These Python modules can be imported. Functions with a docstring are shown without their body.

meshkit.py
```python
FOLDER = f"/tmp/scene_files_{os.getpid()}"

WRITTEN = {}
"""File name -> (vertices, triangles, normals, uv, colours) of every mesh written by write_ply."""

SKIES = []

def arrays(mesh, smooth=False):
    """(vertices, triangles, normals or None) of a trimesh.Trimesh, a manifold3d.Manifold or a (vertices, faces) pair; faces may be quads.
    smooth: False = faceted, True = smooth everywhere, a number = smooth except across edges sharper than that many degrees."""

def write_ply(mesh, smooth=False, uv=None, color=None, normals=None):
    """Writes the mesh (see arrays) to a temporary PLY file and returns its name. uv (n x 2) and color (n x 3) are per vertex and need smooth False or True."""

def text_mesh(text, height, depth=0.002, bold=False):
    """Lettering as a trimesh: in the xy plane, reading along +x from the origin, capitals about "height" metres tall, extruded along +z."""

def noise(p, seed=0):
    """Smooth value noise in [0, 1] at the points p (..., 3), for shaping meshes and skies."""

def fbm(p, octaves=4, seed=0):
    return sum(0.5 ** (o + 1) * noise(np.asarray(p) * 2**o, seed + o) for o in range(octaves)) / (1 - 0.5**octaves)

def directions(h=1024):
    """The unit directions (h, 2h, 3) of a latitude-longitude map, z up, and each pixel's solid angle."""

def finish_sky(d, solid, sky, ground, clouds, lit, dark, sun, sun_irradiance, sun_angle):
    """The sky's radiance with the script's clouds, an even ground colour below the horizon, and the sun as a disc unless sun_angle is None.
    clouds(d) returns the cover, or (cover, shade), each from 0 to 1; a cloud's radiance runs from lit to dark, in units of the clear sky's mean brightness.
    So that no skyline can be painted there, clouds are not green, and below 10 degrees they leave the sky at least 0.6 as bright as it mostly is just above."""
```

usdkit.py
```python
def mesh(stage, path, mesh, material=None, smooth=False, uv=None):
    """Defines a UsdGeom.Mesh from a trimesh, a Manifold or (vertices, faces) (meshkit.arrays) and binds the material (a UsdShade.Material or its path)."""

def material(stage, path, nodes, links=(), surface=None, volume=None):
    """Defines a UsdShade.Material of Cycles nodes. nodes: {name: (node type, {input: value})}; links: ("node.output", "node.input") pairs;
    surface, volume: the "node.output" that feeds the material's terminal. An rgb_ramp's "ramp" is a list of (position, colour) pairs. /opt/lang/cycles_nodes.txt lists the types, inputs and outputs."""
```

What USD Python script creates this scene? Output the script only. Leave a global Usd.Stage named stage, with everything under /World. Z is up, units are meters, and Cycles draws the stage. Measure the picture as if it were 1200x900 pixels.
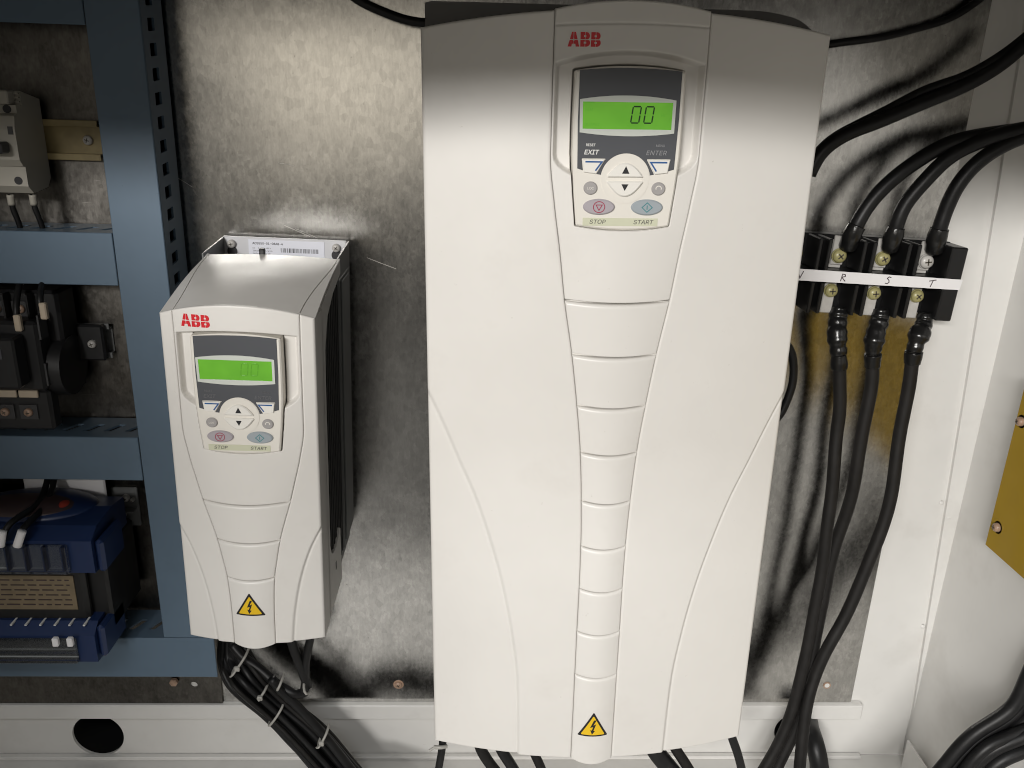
import math, random
import numpy as np, trimesh, shapely, usdkit, meshkit
import manifold3d as m3
from shapely.geometry import Polygon, LineString, Point, box as sbox
from shapely import affinity
from scipy.spatial import cKDTree
from scipy.interpolate import PchipInterpolator, CubicSpline
from pxr import Usd, UsdGeom, UsdLux, UsdShade, Gf, Sdf

random.seed(7); np.random.seed(7)
stage = Usd.Stage.CreateInMemory()
UsdGeom.SetStageUpAxis(stage, 'Z'); UsdGeom.SetStageMetersPerUnit(stage, 1.0)
UsdGeom.Xform.Define(stage, '/World'); UsdGeom.Scope.Define(stage, '/World/Looks')

# ---------------------------------------------------------------- camera, light, exposure
F = 969.75                                   # focal length in pixels of a 1200 x 900 picture
EYE = np.array([-0.09655, -0.85011, 0.71753])
RM = np.array([[0.9989373, -0.03452018, 0.03053907], [0.0175096, -0.32868696, -0.9442766], [0.0426344, 0.94380784, -0.32773323]])
cam = UsdGeom.Camera.Define(stage, '/World/camera')
cam.CreateHorizontalApertureAttr(36.0); cam.CreateVerticalApertureAttr(27.0); cam.CreateFocalLengthAttr(36.0 * F / 1200)
cam.CreateClippingRangeAttr(Gf.Vec2f(0.02, 200.0)); cam.CreateExposureAttr(0.06)
M = np.eye(4); M[0, :3] = RM[0]; M[1, :3] = -RM[1]; M[2, :3] = -RM[2]; M[3, :3] = EYE
cam.AddTransformOp().Set(Gf.Matrix4d(M.tolist()))

def A(u, v, Y):
    """the point of the plane y = Y that the photograph shows at pixel (u, v)"""
    d = RM.T @ np.array([(u - 600) / F, (v - 450) / F, 1])
    return EYE + d * (Y - EYE[1]) / d[1]
def AZ(u, v, Z):
    d = RM.T @ np.array([(u - 600) / F, (v - 450) / F, 1])
    return EYE + d * (Z - EYE[2]) / d[2]

def rect_light(name, pos, target, w, h, power, color):
    L = UsdLux.RectLight.Define(stage, '/World/' + name)
    L.CreateWidthAttr(w); L.CreateHeightAttr(h); L.CreateIntensityAttr(power); L.CreateColorAttr(Gf.Vec3f(*color))
    p, t = np.array(pos, float), np.array(target, float)
    z = p - t; z /= np.linalg.norm(z)
    x = np.cross([0, 0, 1.0], z); x /= np.linalg.norm(x); y = np.cross(z, x)
    m = np.eye(4); m[0, :3] = x; m[1, :3] = y; m[2, :3] = z; m[3, :3] = p
    UsdGeom.Xformable(L).AddTransformOp().Set(Gf.Matrix4d(m.tolist()))
    return L
# a row of hall lamps in front of and above the open cabinet, an added hall glow, and the dim hall around it
rect_light('hall_lamp', (-2.0, -6.0, 2.26), (-0.1, 0.0, 0.55), 2.0, 0.55, 64.0, (1.0, 0.975, 0.94))
rect_light('near_lamp', (-1.15, -2.5, 1.36), (-0.1, 0.0, 0.55), 0.8, 0.12, 78.0, (1.0, 0.975, 0.94))
rect_light('added_hall_glow', (-2.2, -6.0, 0.85), (-0.3, 0.0, 0.7), 4.2, 1.15, 1.0, (1.0, 0.90, 0.73))  # added glowing panel standing in for the bright far side of the hall
rect_light('ceiling_lamp', (-0.3, -2.4, 2.4), (-0.2, -0.2, 0.0), 1.2, 0.3, 13.0, (0.96, 0.98, 1.0))
dome = UsdLux.DomeLight.Define(stage, '/World/hall_light')
dm = usdkit.material(stage, '/World/Looks/hall_light_mat', {'b': ('background_shader', {'color': (1.0, 0.95, 0.88), 'strength': 0.24})}, surface='b.background')
UsdShade.MaterialBindingAPI.Apply(dome.GetPrim()).Bind(dm)

# ---------------------------------------------------------------- helpers
origin, counts = {}, {}
def numbered(path):
    n = counts.get(path, 0); counts[path] = n + 1
    return path if n == 0 else '%s_%03d' % (path, n)
def tag(p, label=None, cat=None, group=None, kind=None):
    p = p.GetPrim()
    for k, s in (('label', label), ('category', cat), ('group', group), ('kind', kind)):
        if s: p.SetCustomDataByKey(k, s)
    return p
def thing(name, label, cat, loc=(0, 0, 0), group=None):
    path = numbered('/World/' + name)
    x = UsdGeom.Xform.Define(stage, path); x.AddTranslateOp().Set(Gf.Vec3d(*map(float, loc)))
    origin[path] = np.array(loc, float)
    return tag(x, label, cat, group)
def vf(mesh):
    v, f, _ = meshkit.arrays(mesh)
    return np.array(v, float), np.array(f, int)
def obj(name, mesh, mat, parent=None, smooth=35, label=None):
    """one Mesh prim of world-space vertices under parent (a thing or a part) or under /World"""
    base = str(parent.GetPath()) if parent is not None else '/World'
    path = numbered(base + '/' + name)
    top = '/'.join(base.split('/')[:3])
    v, f = vf(mesh)
    v = v - origin.get(top, np.zeros(3))
    m = usdkit.mesh(stage, path, (v, f), mat, smooth=smooth)
    if label: m.GetPrim().SetCustomDataByKey('label', label)
    return m.GetPrim()
def cat_(*ms): 
    vs, fs, n = [], [], 0
    for m in ms:
        v, f = vf(m); vs.append(v); fs.append(f + n); n += len(v)
    return trimesh.Trimesh(np.vstack(vs), np.vstack(fs), process=False)
def bx(x0, x1, y0, y1, z0, z1, c=0.0):
    x0, x1 = sorted((x0, x1)); y0, y1 = sorted((y0, y1)); z0, z1 = sorted((z0, z1))
    if c <= 0:
        m = trimesh.creation.box((x1 - x0, y1 - y0, z1 - z0)); m.apply_translation(((x0 + x1) / 2, (y0 + y1) / 2, (z0 + z1) / 2)); return m
    c = min(c, (x1 - x0) * .45, (y1 - y0) * .45, (z1 - z0) * .45)
    P = []
    for x, sx in ((x0, 1), (x1, -1)):
        for y, sy in ((y0, 1), (y1, -1)):
            for z, sz in ((z0, 1), (z1, -1)):
                P += [(x, y + sy * c, z + sz * c), (x + sx * c, y, z + sz * c), (x + sx * c, y + sy * c, z)]
    return trimesh.convex.convex_hull(np.array(P))
def mani(m):
    v, f = vf(m)
    t = trimesh.Trimesh(v, f); t.merge_vertices()
    return m3.Manifold(m3.Mesh(np.asarray(t.vertices, np.float32), np.asarray(t.faces, np.uint32)))
def diff(a, *bs):
    r = mani(a)
    for b in bs: r = r - mani(b)
    mm = r.to_mesh(); return trimesh.Trimesh(np.array(mm.vert_properties[:, :3], float), np.array(mm.tri_verts), process=False)
def extr(poly, d):
    gs = [g for g in getattr(poly, 'geoms', [poly]) if g.geom_type == 'Polygon' and g.area > 1e-12]
    return cat_(*[trimesh.creation.extrude_polygon(g, d, engine='earcut') for g in gs])
def face_ext(poly, y0, y1):
    """polygon in (x, z), extruded from y0 (back) to y1 (front, smaller)"""
    m = extr(poly, y0 - y1); v, f = vf(m)
    return trimesh.Trimesh(np.c_[v[:, 0], y0 - v[:, 2], v[:, 1]], f, process=False)
def side_ext(poly, x0, x1):
    """polygon in (y, z), extruded from x0 to x1"""
    m = extr(poly, x1 - x0); v, f = vf(m)
    return trimesh.Trimesh(np.c_[x0 + v[:, 2], v[:, 0], v[:, 1]], f, process=False)
def top_ext(poly, z0, z1):
    m = extr(poly, z1 - z0); v, f = vf(m)
    return trimesh.Trimesh(np.c_[v[:, 0], v[:, 1], z0 + v[:, 2]], f, process=False)
def cyl(p, q, r, n=20, r2=None):
    """a solid cylinder or cone from p to q"""
    p, q = np.array(p, float), np.array(q, float); t = q - p; t /= np.linalg.norm(t)
    a = np.cross(t, [0, 0, 1.0] if abs(t[2]) < .9 else [1.0, 0, 0]); a /= np.linalg.norm(a); b = np.cross(t, a)
    an = np.arange(n) * 2 * np.pi / n; ring = np.cos(an)[:, None] * a + np.sin(an)[:, None] * b
    v = np.vstack([p + r * ring, q + (r if r2 is None else r2) * ring, p[None], q[None]])
    f = []
    for i in range(n):
        j = (i + 1) % n
        f += [(i, n + i, n + j), (i, n + j, j), (2 * n, i, j), (2 * n + 1, n + j, n + i)]
    m = trimesh.Trimesh(v, np.array(f)[:, ::1], process=False)
    if m.volume < 0: m.invert()
    return m
def lathe(prof, p, axis, n=24):
    """prof: (radius, distance along axis) pairs from p"""
    p, t = np.array(p, float), np.array(axis, float); t /= np.linalg.norm(t)
    a = np.cross(t, [0, 0, 1.0] if abs(t[2]) < .9 else [1.0, 0, 0]); a /= np.linalg.norm(a); b = np.cross(t, a)
    an = np.arange(n) * 2 * np.pi / n; ring = np.cos(an)[:, None] * a + np.sin(an)[:, None] * b
    v = np.vstack([p + d * t + max(r, 1e-6) * ring for r, d in prof]); f = []
    for k in range(len(prof) - 1):
        for i in range(n):
            j = (i + 1) % n
            f += [(k * n + i, k * n + j, (k + 1) * n + j), (k * n + i, (k + 1) * n + j, (k + 1) * n + i)]
    return trimesh.Trimesh(v, np.array(f), process=False)
def spline(P, step=0.004):
    P = np.array(P, float); d = np.r_[0, np.cumsum(np.linalg.norm(np.diff(P, axis=0), axis=1))]
    cs = PchipInterpolator(d, P) if len(P) < 3 else CubicSpline(d, P, bc_type='natural')
    return cs(np.linspace(0, d[-1], max(6, int(d[-1] / step))))
def tube(P, r, n=14, step=0.004, wob=0.0, seed=0):
    """a capped round tube along a smooth line; r is a number or a function of 0..1"""
    C = spline(P, step); N = len(C)
    T = np.gradient(C, axis=0); T /= np.linalg.norm(T, axis=1, keepdims=True)
    a = np.cross(T[0], [0.3, 0.9, 0.2]); a /= np.linalg.norm(a)
    an = np.arange(n) * 2 * np.pi / n; V = []
    rs = np.array([r(k / (N - 1)) if callable(r) else r for k in range(N)])
    if wob:
        rs = rs * (1 + wob * (meshkit.noise(np.c_[C * 90, ][:, :3], seed) - .5) * 2)
    for k in range(N):
        a = a - T[k] * (a @ T[k]); a /= np.linalg.norm(a); b = np.cross(T[k], a)
        V.append(C[k] + rs[k] * (np.cos(an)[:, None] * a + np.sin(an)[:, None] * b))
    V = np.vstack(V + [C[:1], C[-1:]]); f = []
    for k in range(N - 1):
        for i in range(n):
            j = (i + 1) % n
            f += [(k * n + i, k * n + j, (k + 1) * n + j), (k * n + i, (k + 1) * n + j, (k + 1) * n + i)]
    for i in range(n):
        j = (i + 1) % n
        f += [(N * n, j, i), (N * n + 1, (N - 1) * n + i, (N - 1) * n + j)]
    return trimesh.Trimesh(V, np.array(f), process=False)
def px(pts):
    return [A(*p) for p in pts]
def sstep(x): x = np.clip(x, 0, 1); return x * x * (3 - 2 * x)

# ---------------------------------------------------------------- materials
MATS = {}
def mat(name, color, rough=0.5, dirt=0.0, metal=0.0, var=0.0, scale=60.0, bump=0.0, bscale=400.0, spec=0.5, coat=0.0, rvar=0.0, emit=None, trans=0.0):
    n = {'p': ('principled_bsdf', {'base_color': color, 'roughness': rough, 'metallic': metal, 'specular_ior_level': spec, 'coat_weight': coat, 'transmission_weight': trans})}
    l = []
    if emit: n['p'][1].update(emission_color=emit[0], emission_strength=emit[1])
    if var or bump or rvar: n['g'] = ('geometry', {})
    if var:
        n['n'] = ('noise_texture', {'scale': scale, 'detail': 5.0, 'roughness': 0.6})
        c = np.array(color)
        n['r'] = ('rgb_ramp', {'ramp': [(0.25, tuple(c * (1 - var))), (0.75, tuple(np.minimum(c * (1 + var), 1)))]})
        l += [('g.position', 'n.vector'), ('n.fac', 'r.fac'), ('r.color', 'p.base_color')]
    if dirt and var:
        n['nd'] = ('noise_texture', {'scale': 190.0, 'detail': 4.0, 'roughness': 0.75}); n['td'] = ('map_range', {'from_min': 0.69, 'from_max': 0.80, 'to_min': 0.0, 'to_max': dirt, 'clamp': True})
        n['ne'] = ('noise_texture', {'scale': 7.0, 'detail': 6.0, 'roughness': 0.7}); n['te'] = ('map_range', {'from_min': 0.54, 'from_max': 0.72, 'to_min': 0.0, 'to_max': dirt * .28, 'clamp': True})
        n['ae'] = ('math', {'math_type': 'maximum'}); n['md'] = ('mix_color', {'b': tuple(np.array(color) * (0.42, 0.37, 0.31))})
        l = [x for x in l if x[0] != 'r.color'] + [('g.position', 'nd.vector'), ('nd.fac', 'td.value'), ('g.position', 'ne.vector'), ('ne.fac', 'te.value'), ('td.result', 'ae.value1'), ('te.result', 'ae.value2'), ('ae.value', 'md.fac'), ('r.color', 'md.a'), ('md.result', 'p.base_color')]
    if rvar:
        n['n2'] = ('noise_texture', {'scale': scale * 1.7, 'detail': 4.0})
        n['m2'] = ('map_range', {'from_min': 0.3, 'from_max': 0.7, 'to_min': max(rough - rvar, .02), 'to_max': rough + rvar, 'clamp': True})
        l += [('g.position', 'n2.vector'), ('n2.fac', 'm2.value'), ('m2.result', 'p.roughness')]
    if bump:
        n['nb'] = ('noise_texture', {'scale': bscale, 'detail': 3.0}); n['b'] = ('bump', {'strength': bump, 'distance': 0.001})
        l += [('g.position', 'nb.vector'), ('nb.fac', 'b.height'), ('b.normal', 'p.normal')]
    MATS[name] = usdkit.material(stage, '/World/Looks/' + name, n, l, surface='p.BSDF')
    return MATS[name]

def galvanized(name, lo, hi, r0, r1, seed=0.0):
    n = {'g': ('geometry', {}), 'p': ('metallic_bsdf', {'distribution': 'beckmann', 'edge_tint': (0.8, 0.79, 0.76)}),
         'mp': ('mapping', {'location': (seed, seed * .7, seed * .3), 'scale': (1.15, 1.0, 0.8)}),
         'n1': ('noise_texture', {'scale': 34.0, 'detail': 9.0, 'roughness': 0.74}),
         'n3': ('noise_texture', {'scale': 5.0, 'detail': 3.0, 'roughness': 0.5}),
         'v': ('voronoi_texture', {'scale': 330.0, 'randomness': 1.0}),
         'vb': ('rgb_to_bw', {}),
         'a': ('math', {'math_type': 'multiply_add', 'value2': 0.17}),
         'a2': ('math', {'math_type': 'multiply_add', 'value2': 0.35}),
         'r': ('rgb_ramp', {'ramp': [(0.32, tuple(np.array(lo) * .72)), (0.5, lo), (0.95, hi)]}),
         'rr': ('map_range', {'from_min': 0.45, 'from_max': 0.9, 'to_min': r0, 'to_max': r1, 'clamp': True}),
         # fine scratches and tiny pits
         'ms': ('mapping', {'rotation': (0, 0.5, 0), 'scale': (30.0, 30.0, 900.0)}),
         'ns': ('noise_texture', {'scale': 1.0, 'detail': 2.0}),
         'ts': ('map_range', {'from_min': 0.74, 'from_max': 0.80, 'to_min': 0.0, 'to_max': 0.5, 'clamp': True}),
         'np': ('noise_texture', {'scale': 300.0, 'detail': 3.0}),
         'tp': ('map_range', {'from_min': 0.68, 'from_max': 0.78, 'to_min': 0.0, 'to_max': 0.7, 'clamp': True}),
         'mx': ('mix_color', {'b': (0.78, 0.76, 0.70)}), 'mp2': ('mix_color', {'b': (0.12, 0.11, 0.10)}),
         'mf': ('mapping', {'scale': (380.0, 380.0, 95.0)}), 'nf': ('noise_texture', {'scale': 1.0, 'detail': 5.0, 'roughness': 0.7}), 'vf': ('voronoi_texture', {'scale': 150.0}), 'vfb': ('rgb_to_bw', {}),
         'fa': ('math', {'math_type': 'multiply_add', 'value2': 0.35}), 'fm': ('map_range', {'from_min': 0.40, 'from_max': 0.95, 'to_min': 0.80, 'to_max': 1.14, 'clamp': True}), 'fx': ('mix_color', {'blend_type': 'multiply', 'fac': 1.0}),
         'bb': ('bump', {'strength': 0.02, 'distance': 0.001})}
    l = [('g.position', 'mp.vector'), ('mp.vector', 'n1.vector'), ('mp.vector', 'n3.vector'), ('mp.vector', 'v.vector'), ('v.color', 'vb.color'),
         ('vb.val', 'a.value1'), ('n1.fac', 'a.value3'), ('n3.fac', 'a2.value1'), ('a.value', 'a2.value3'),
         ('a2.value', 'r.fac'), ('a2.value', 'rr.value'), ('rr.result', 'p.roughness'),
         ('g.position', 'ms.vector'), ('ms.vector', 'ns.vector'), ('ns.fac', 'ts.value'), ('mp.vector', 'np.vector'), ('np.fac', 'tp.value'),
         ('g.position', 'mf.vector'), ('mf.vector', 'nf.vector'), ('mp.vector', 'vf.vector'), ('vf.color', 'vfb.color'), ('vfb.val', 'fa.value1'), ('nf.fac', 'fa.value3'), ('fa.value', 'fm.value'), ('r.color', 'fx.a'), ('fm.result', 'fx.b'), ('fx.result', 'mx.a'), ('ts.result', 'mx.fac'), ('mx.result', 'mp2.a'), ('tp.result', 'mp2.fac'), ('mp2.result', 'p.color'),
         ('n1.fac', 'bb.height'), ('bb.normal', 'p.normal')]
    MATS[name] = usdkit.material(stage, '/World/Looks/' + name, n, l, surface='p.BSDF'); return MATS[name]

zinc = galvanized('galvanized_steel', (0.43, 0.425, 0.41), (0.62, 0.61, 0.585), 0.20, 0.26)
zinc_shaded = galvanized('galvanized_steel_shaded', (0.10, 0.094, 0.086), (0.18, 0.17, 0.155), 0.34, 0.45, 3.1)  # same zinc, rougher, its colour darkened to carry the compartment shade
white_paint = mat('white_cabinet_paint', (0.72, 0.71, 0.685), 0.42, dirt=0.55, var=0.05, scale=9, bump=0.05, bscale=700)
roof_grey = mat('roof_grey_darkened', (0.17, 0.168, 0.16), 0.5, var=0.05)  # roof colour darkened so that its reflection in the plate stays dark
plastic = mat('warm_white_plastic', (0.73, 0.710, 0.676), 0.36, dirt=0.45, var=0.025, scale=14, bump=0.06, bscale=2500, rvar=0.05)
panel_white = mat('keypad_white_plastic', (0.76, 0.73, 0.67), 0.36, bump=0.04, bscale=2500)
chassis_grey = mat('chassis_grey', (0.085, 0.083, 0.08), 0.5, var=0.08)
badge_brown = mat('badge_brown', (0.045, 0.028, 0.028), 0.45)
dark_plastic = mat('dark_grey_plastic', (0.045, 0.045, 0.047), 0.5, var=0.1, bump=0.05, bscale=1500)
heat_sink_grey = mat('heat_sink_dark', (0.030, 0.030, 0.030), 0.5, var=0.15)
side_grey = mat('side_plate_grey', (0.16, 0.165, 0.165), 0.42, 0.6, var=0.1, scale=30)
blue_paint = mat('blue_frame_paint', (0.108, 0.162, 0.222), 0.45, dirt=0.5, var=0.05, scale=25, bump=0.06, bscale=900)
black_rubber = mat('black_cable', (0.010, 0.010, 0.0105), 0.42, spec=0.32, var=0.3, scale=80, bump=0.08, bscale=600)
black_rubber_b = mat('black_cable_worn', (0.0115, 0.0105, 0.0098), 0.58, spec=0.3, var=0.35, scale=70, bump=0.1, bscale=500)
tape = mat('black_tape', (0.010, 0.010, 0.010), 0.22, var=0.2, bump=0.25, bscale=350)
bakelite = mat('black_bakelite', (0.008, 0.008, 0.0085), 0.34, var=0.2, bump=0.06, bscale=800)
paper = mat('white_paper', (0.80, 0.79, 0.80), 0.7)
label_paper = mat('label_paper', (0.72, 0.73, 0.80), 0.5)
ink = mat('black_ink', (0.012, 0.012, 0.014), 0.5)
pen_ink = mat('pen_ink', (0.05, 0.03, 0.035), 0.6)
brass = mat('brass_zinc', (0.36, 0.33, 0.15), 0.33, 1.0, var=0.15, scale=200)
steel = mat('bright_steel', (0.50, 0.485, 0.46), 0.30, 1.0, var=0.12, scale=150)
scratch_mat = mat('scratch_bright_zinc', (0.60, 0.58, 0.54), 0.36, 1.0, var=0.3, scale=300)
slot_dark = mat('screw_slot', (0.07, 0.06, 0.045), 0.5)
rust_steel = mat('browned_steel', (0.36, 0.24, 0.17), 0.35, 1.0, var=0.3, scale=250)
red = mat('logo_red', (0.62, 0.012, 0.022), 0.4)
grey_film = mat('grey_film', (0.088, 0.092, 0.102), 0.26, var=0.02)
silver_frame = mat('silver_frame', (0.60, 0.63, 0.58), 0.32)
lcd_green = usdkit.material(stage, '/World/Looks/lcd_green', {'g': ('geometry', {}), 'n': ('noise_texture', {'scale': 38.0, 'detail': 2.0}), 'r': ('rgb_ramp', {'ramp': [(0.3, (0.085, 0.34, 0.012)), (0.7, (0.17, 0.52, 0.030))]}), 'p': ('principled_bsdf', {'base_color': (0.085, 0.25, 0.025), 'roughness': 0.16, 'coat_weight': 0.5, 'emission_strength': 0.42})},
    [('g.position', 'n.vector'), ('n.fac', 'r.fac'), ('r.color', 'p.emission_color')], surface='p.BSDF')
lcd_ghost = mat('lcd_ghost', (0.07, 0.21, 0.022), 0.2, emit=((0.105, 0.37, 0.018), 0.38))
lcd_ink = mat('lcd_segment', (0.012, 0.05, 0.008), 0.3)
lcd_faint = mat('lcd_faint', (0.07, 0.22, 0.022), 0.25, emit=((0.110, 0.42, 0.020), 0.41))
key_white = mat('key_white', (0.80, 0.78, 0.73), 0.34)
key_grey = mat('key_grey', (0.36, 0.345, 0.34), 0.40, bump=0.06, bscale=1800)
key_lilac = mat('key_lilac', (0.40, 0.37, 0.40), 0.40)
key_blue = mat('key_blue_grey', (0.34, 0.38, 0.41), 0.40)
blue_line = mat('blue_line', (0.03, 0.10, 0.28), 0.4)
stop_red = mat('stop_red', (0.34, 0.03, 0.07), 0.4)
start_teal = mat('start_teal', (0.03, 0.22, 0.24), 0.4)
strip_green = mat('strip_pale_green', (0.60, 0.61, 0.46), 0.42)
grey_text = mat('grey_text', (0.085, 0.08, 0.075), 0.5)
white_text = mat('white_text', (0.72, 0.72, 0.70), 0.5)
faint_text = mat('faint_text', (0.12, 0.122, 0.13), 0.4)
dim_text = mat('dim_text', (0.26, 0.26, 0.27), 0.5)
warn_yellow = mat('warning_yellow', (0.78, 0.50, 0.015), 0.4)
amber = mat('amber_sheet', (0.42, 0.27, 0.025), 0.14, var=0.06, scale=20, coat=0.4)
mcb_white_shaded = mat('breaker_white_shaded', (0.38, 0.36, 0.31), 0.45, var=0.04)  # white lowered to put the compartment shade into the colour
din_zinc = mat('din_yellow_zinc', (0.34, 0.27, 0.13), 0.38, 1.0, var=0.2, scale=60)  # yellow zinc, also darkened for the shade of the compartment
beige = mat('beige_terminal', (0.50, 0.42, 0.32), 0.5)
black_plastic = mat('black_plastic', (0.012, 0.012, 0.013), 0.45, bump=0.05)
trafo_blue = mat('transformer_blue', (0.011, 0.026, 0.085), 0.38, var=0.05)
trafo_label = mat('transformer_label', (0.20, 0.155, 0.095), 0.5, var=0.15, scale=90)
core_black = mat('core_black', (0.010, 0.010, 0.010), 0.5, var=0.2)
tie_white = mat('nylon_tie', (0.40, 0.39, 0.36), 0.4)
lips_red = mat('faded_red', (0.30, 0.035, 0.02), 0.5)
rubber_black = mat('rubber_grommet', (0.006, 0.006, 0.006), 0.6)
floor_mat = mat('floor_concrete', (0.05, 0.049, 0.046), 0.6, var=0.2, scale=3)
MATS['clear_cover'] = usdkit.material(stage, '/World/Looks/clear_cover', {'t': ('transparent_bsdf', {'color': (0.82, 0.86, 0.9)}), 'g': ('glossy_bsdf', {'roughness': 0.12, 'color': (0.8, 0.8, 0.8)}), 'f': ('fresnel', {'IOR': 1.5}), 'm': ('mix_closure', {})},
    [('f.fac', 'm.fac'), ('t.BSDF', 'm.closure1'), ('g.BSDF', 'm.closure2')], surface='m.closure')
clear = MATS['clear_cover']

def screw(parent, p, axis, r, m, h=None, name='screw', washer=None, cross=True):
    """a pan-head screw with a cross slot, and a washer under it"""
    h = h or r * .6; p = np.array(p, float); ax = np.array(axis, float); ax /= np.linalg.norm(ax)
    hm = lathe([(r, -h * .6), (r, h * .25), (r * .9, h * .6), (r * .62, h * .9), (r * .3, h), (0, h)], p, ax)
    s = obj(name, hm, m, parent)
    can_nest = str(s.GetPath()).count('/') <= 4 - 0
    if cross:
        a = np.cross(ax, [0, 0, 1.0] if abs(ax[2]) < .9 else [1.0, 0, 0]); a /= np.linalg.norm(a); b = np.cross(ax, a)
        th = random.uniform(0, 1.5); a, b = a * math.cos(th) + b * math.sin(th), -a * math.sin(th) + b * math.cos(th)
        sl = []
        for d, e in ((a, b), (b, a)):
            w, l = r * .10, r * .48
            q = [p + sx * d * l + sy * e * w + sz * ax for sx in (-1, 1) for sy in (-1, 1) for sz in (h * .55, h * 1.06)]
            sl.append(trimesh.convex.convex_hull(np.array(q)))
        obj('cross_slot', cat_(*sl), slot_dark, s if len(str(s.GetPath()).split('/')) <= 4 else parent, smooth=False)
    if washer:
        obj('washer', lathe([(r * .5, -h * .62), (washer, -h * .62), (washer, -h * .25), (r * .5, -h * .25)], p, ax), m, s if len(str(s.GetPath()).split('/')) <= 4 else parent)
    return s

# ---------------------------------------------------------------- the cabinet (setting)
def mounting_plates():
    t = thing('mounting_plate', 'large scratched galvanized steel plate behind both white drives', 'plate')
    obj('sheet', bx(-0.403, 0.3885, 0, 0.0025, 0.0, 0.822), zinc, t, smooth=False)
    r = random.Random(5)
    for u, v, du, dv in ((209, 209, 16, 10), (326, 191, 18, 3), (333, 264, 30, 13), (346, 268, 26, 11), (430, 302, 34, 13)):
        a, b = A(u, v, -.0003), A(u + du, v + dv, -.0003); m = (a + b) / 2 + np.array([r.uniform(-.0003, .0003), 0, r.uniform(-.0003, .0003)])
        ln = LineString([(q[0], q[2]) for q in (a, m, b)]).buffer(.00012 + .00010 * r.random())
        obj('scratch', face_ext(ln, -.0001, -.0002), scratch_mat, t, smooth=False)
    ho = cyl((0.3585, -0.01, 0.022), (0.3585, 0.01, 0.022), 0.0048)
    p = thing('side_mounting_plate', 'galvanized plate with shade put into its colour behind the blue slotted frame, with bolt and hole at its lower edge', 'plate', (-0.59, 0, 0))
    h = A(227, 803, -.004)
    obj('sheet', diff(bx(-0.80, -0.4028, -0.0035, -0.0005, 0.0, 0.822), cyl((h[0], -.02, h[2]), (h[0], .01, h[2]), .0045)), zinc_shaded, p, smooth=False)
    b = A(204, 799, -.006)
    obj('bolt', lathe([(.0052, 0), (.0052, .004), (.0042, .0048), (0, .0048)], (b[0], -.0045, b[2]), (0, -1, 0), 6), rust_steel, p)
    obj('hole_backing', cyl((h[0], -.0004, h[2]), (h[0], 0.001, h[2]), .006), white_paint, p)
    h2 = A(969, 803, 0)
    pl = thing('plate_hole', 'small round white-rimmed hole low in the right corner of the big galvanized plate', 'hole', (h2[0], 0, h2[2]))
    obj('rim', lathe([(.0032, -.0004), (.0048, -.0004), (.0048, .0008), (.0032, .0008)], (h2[0], 0, h2[2]), (0, -1, 0)), rust_steel, pl)
    obj('disc', cyl((h2[0], 0, h2[2]), (h2[0], -.0006, h2[2]), .0034), white_paint, pl)
    s = A(467, 802, 0)
    sc = thing('plate_screw', 'browned pan-head screw in the galvanized plate between the two drives', 'screw', s)
    screw(sc, (s[0], -0.001, s[2]), (0, -1, 0), .0045, rust_steel, name='head', washer=.0065)
mounting_plates()

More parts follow.
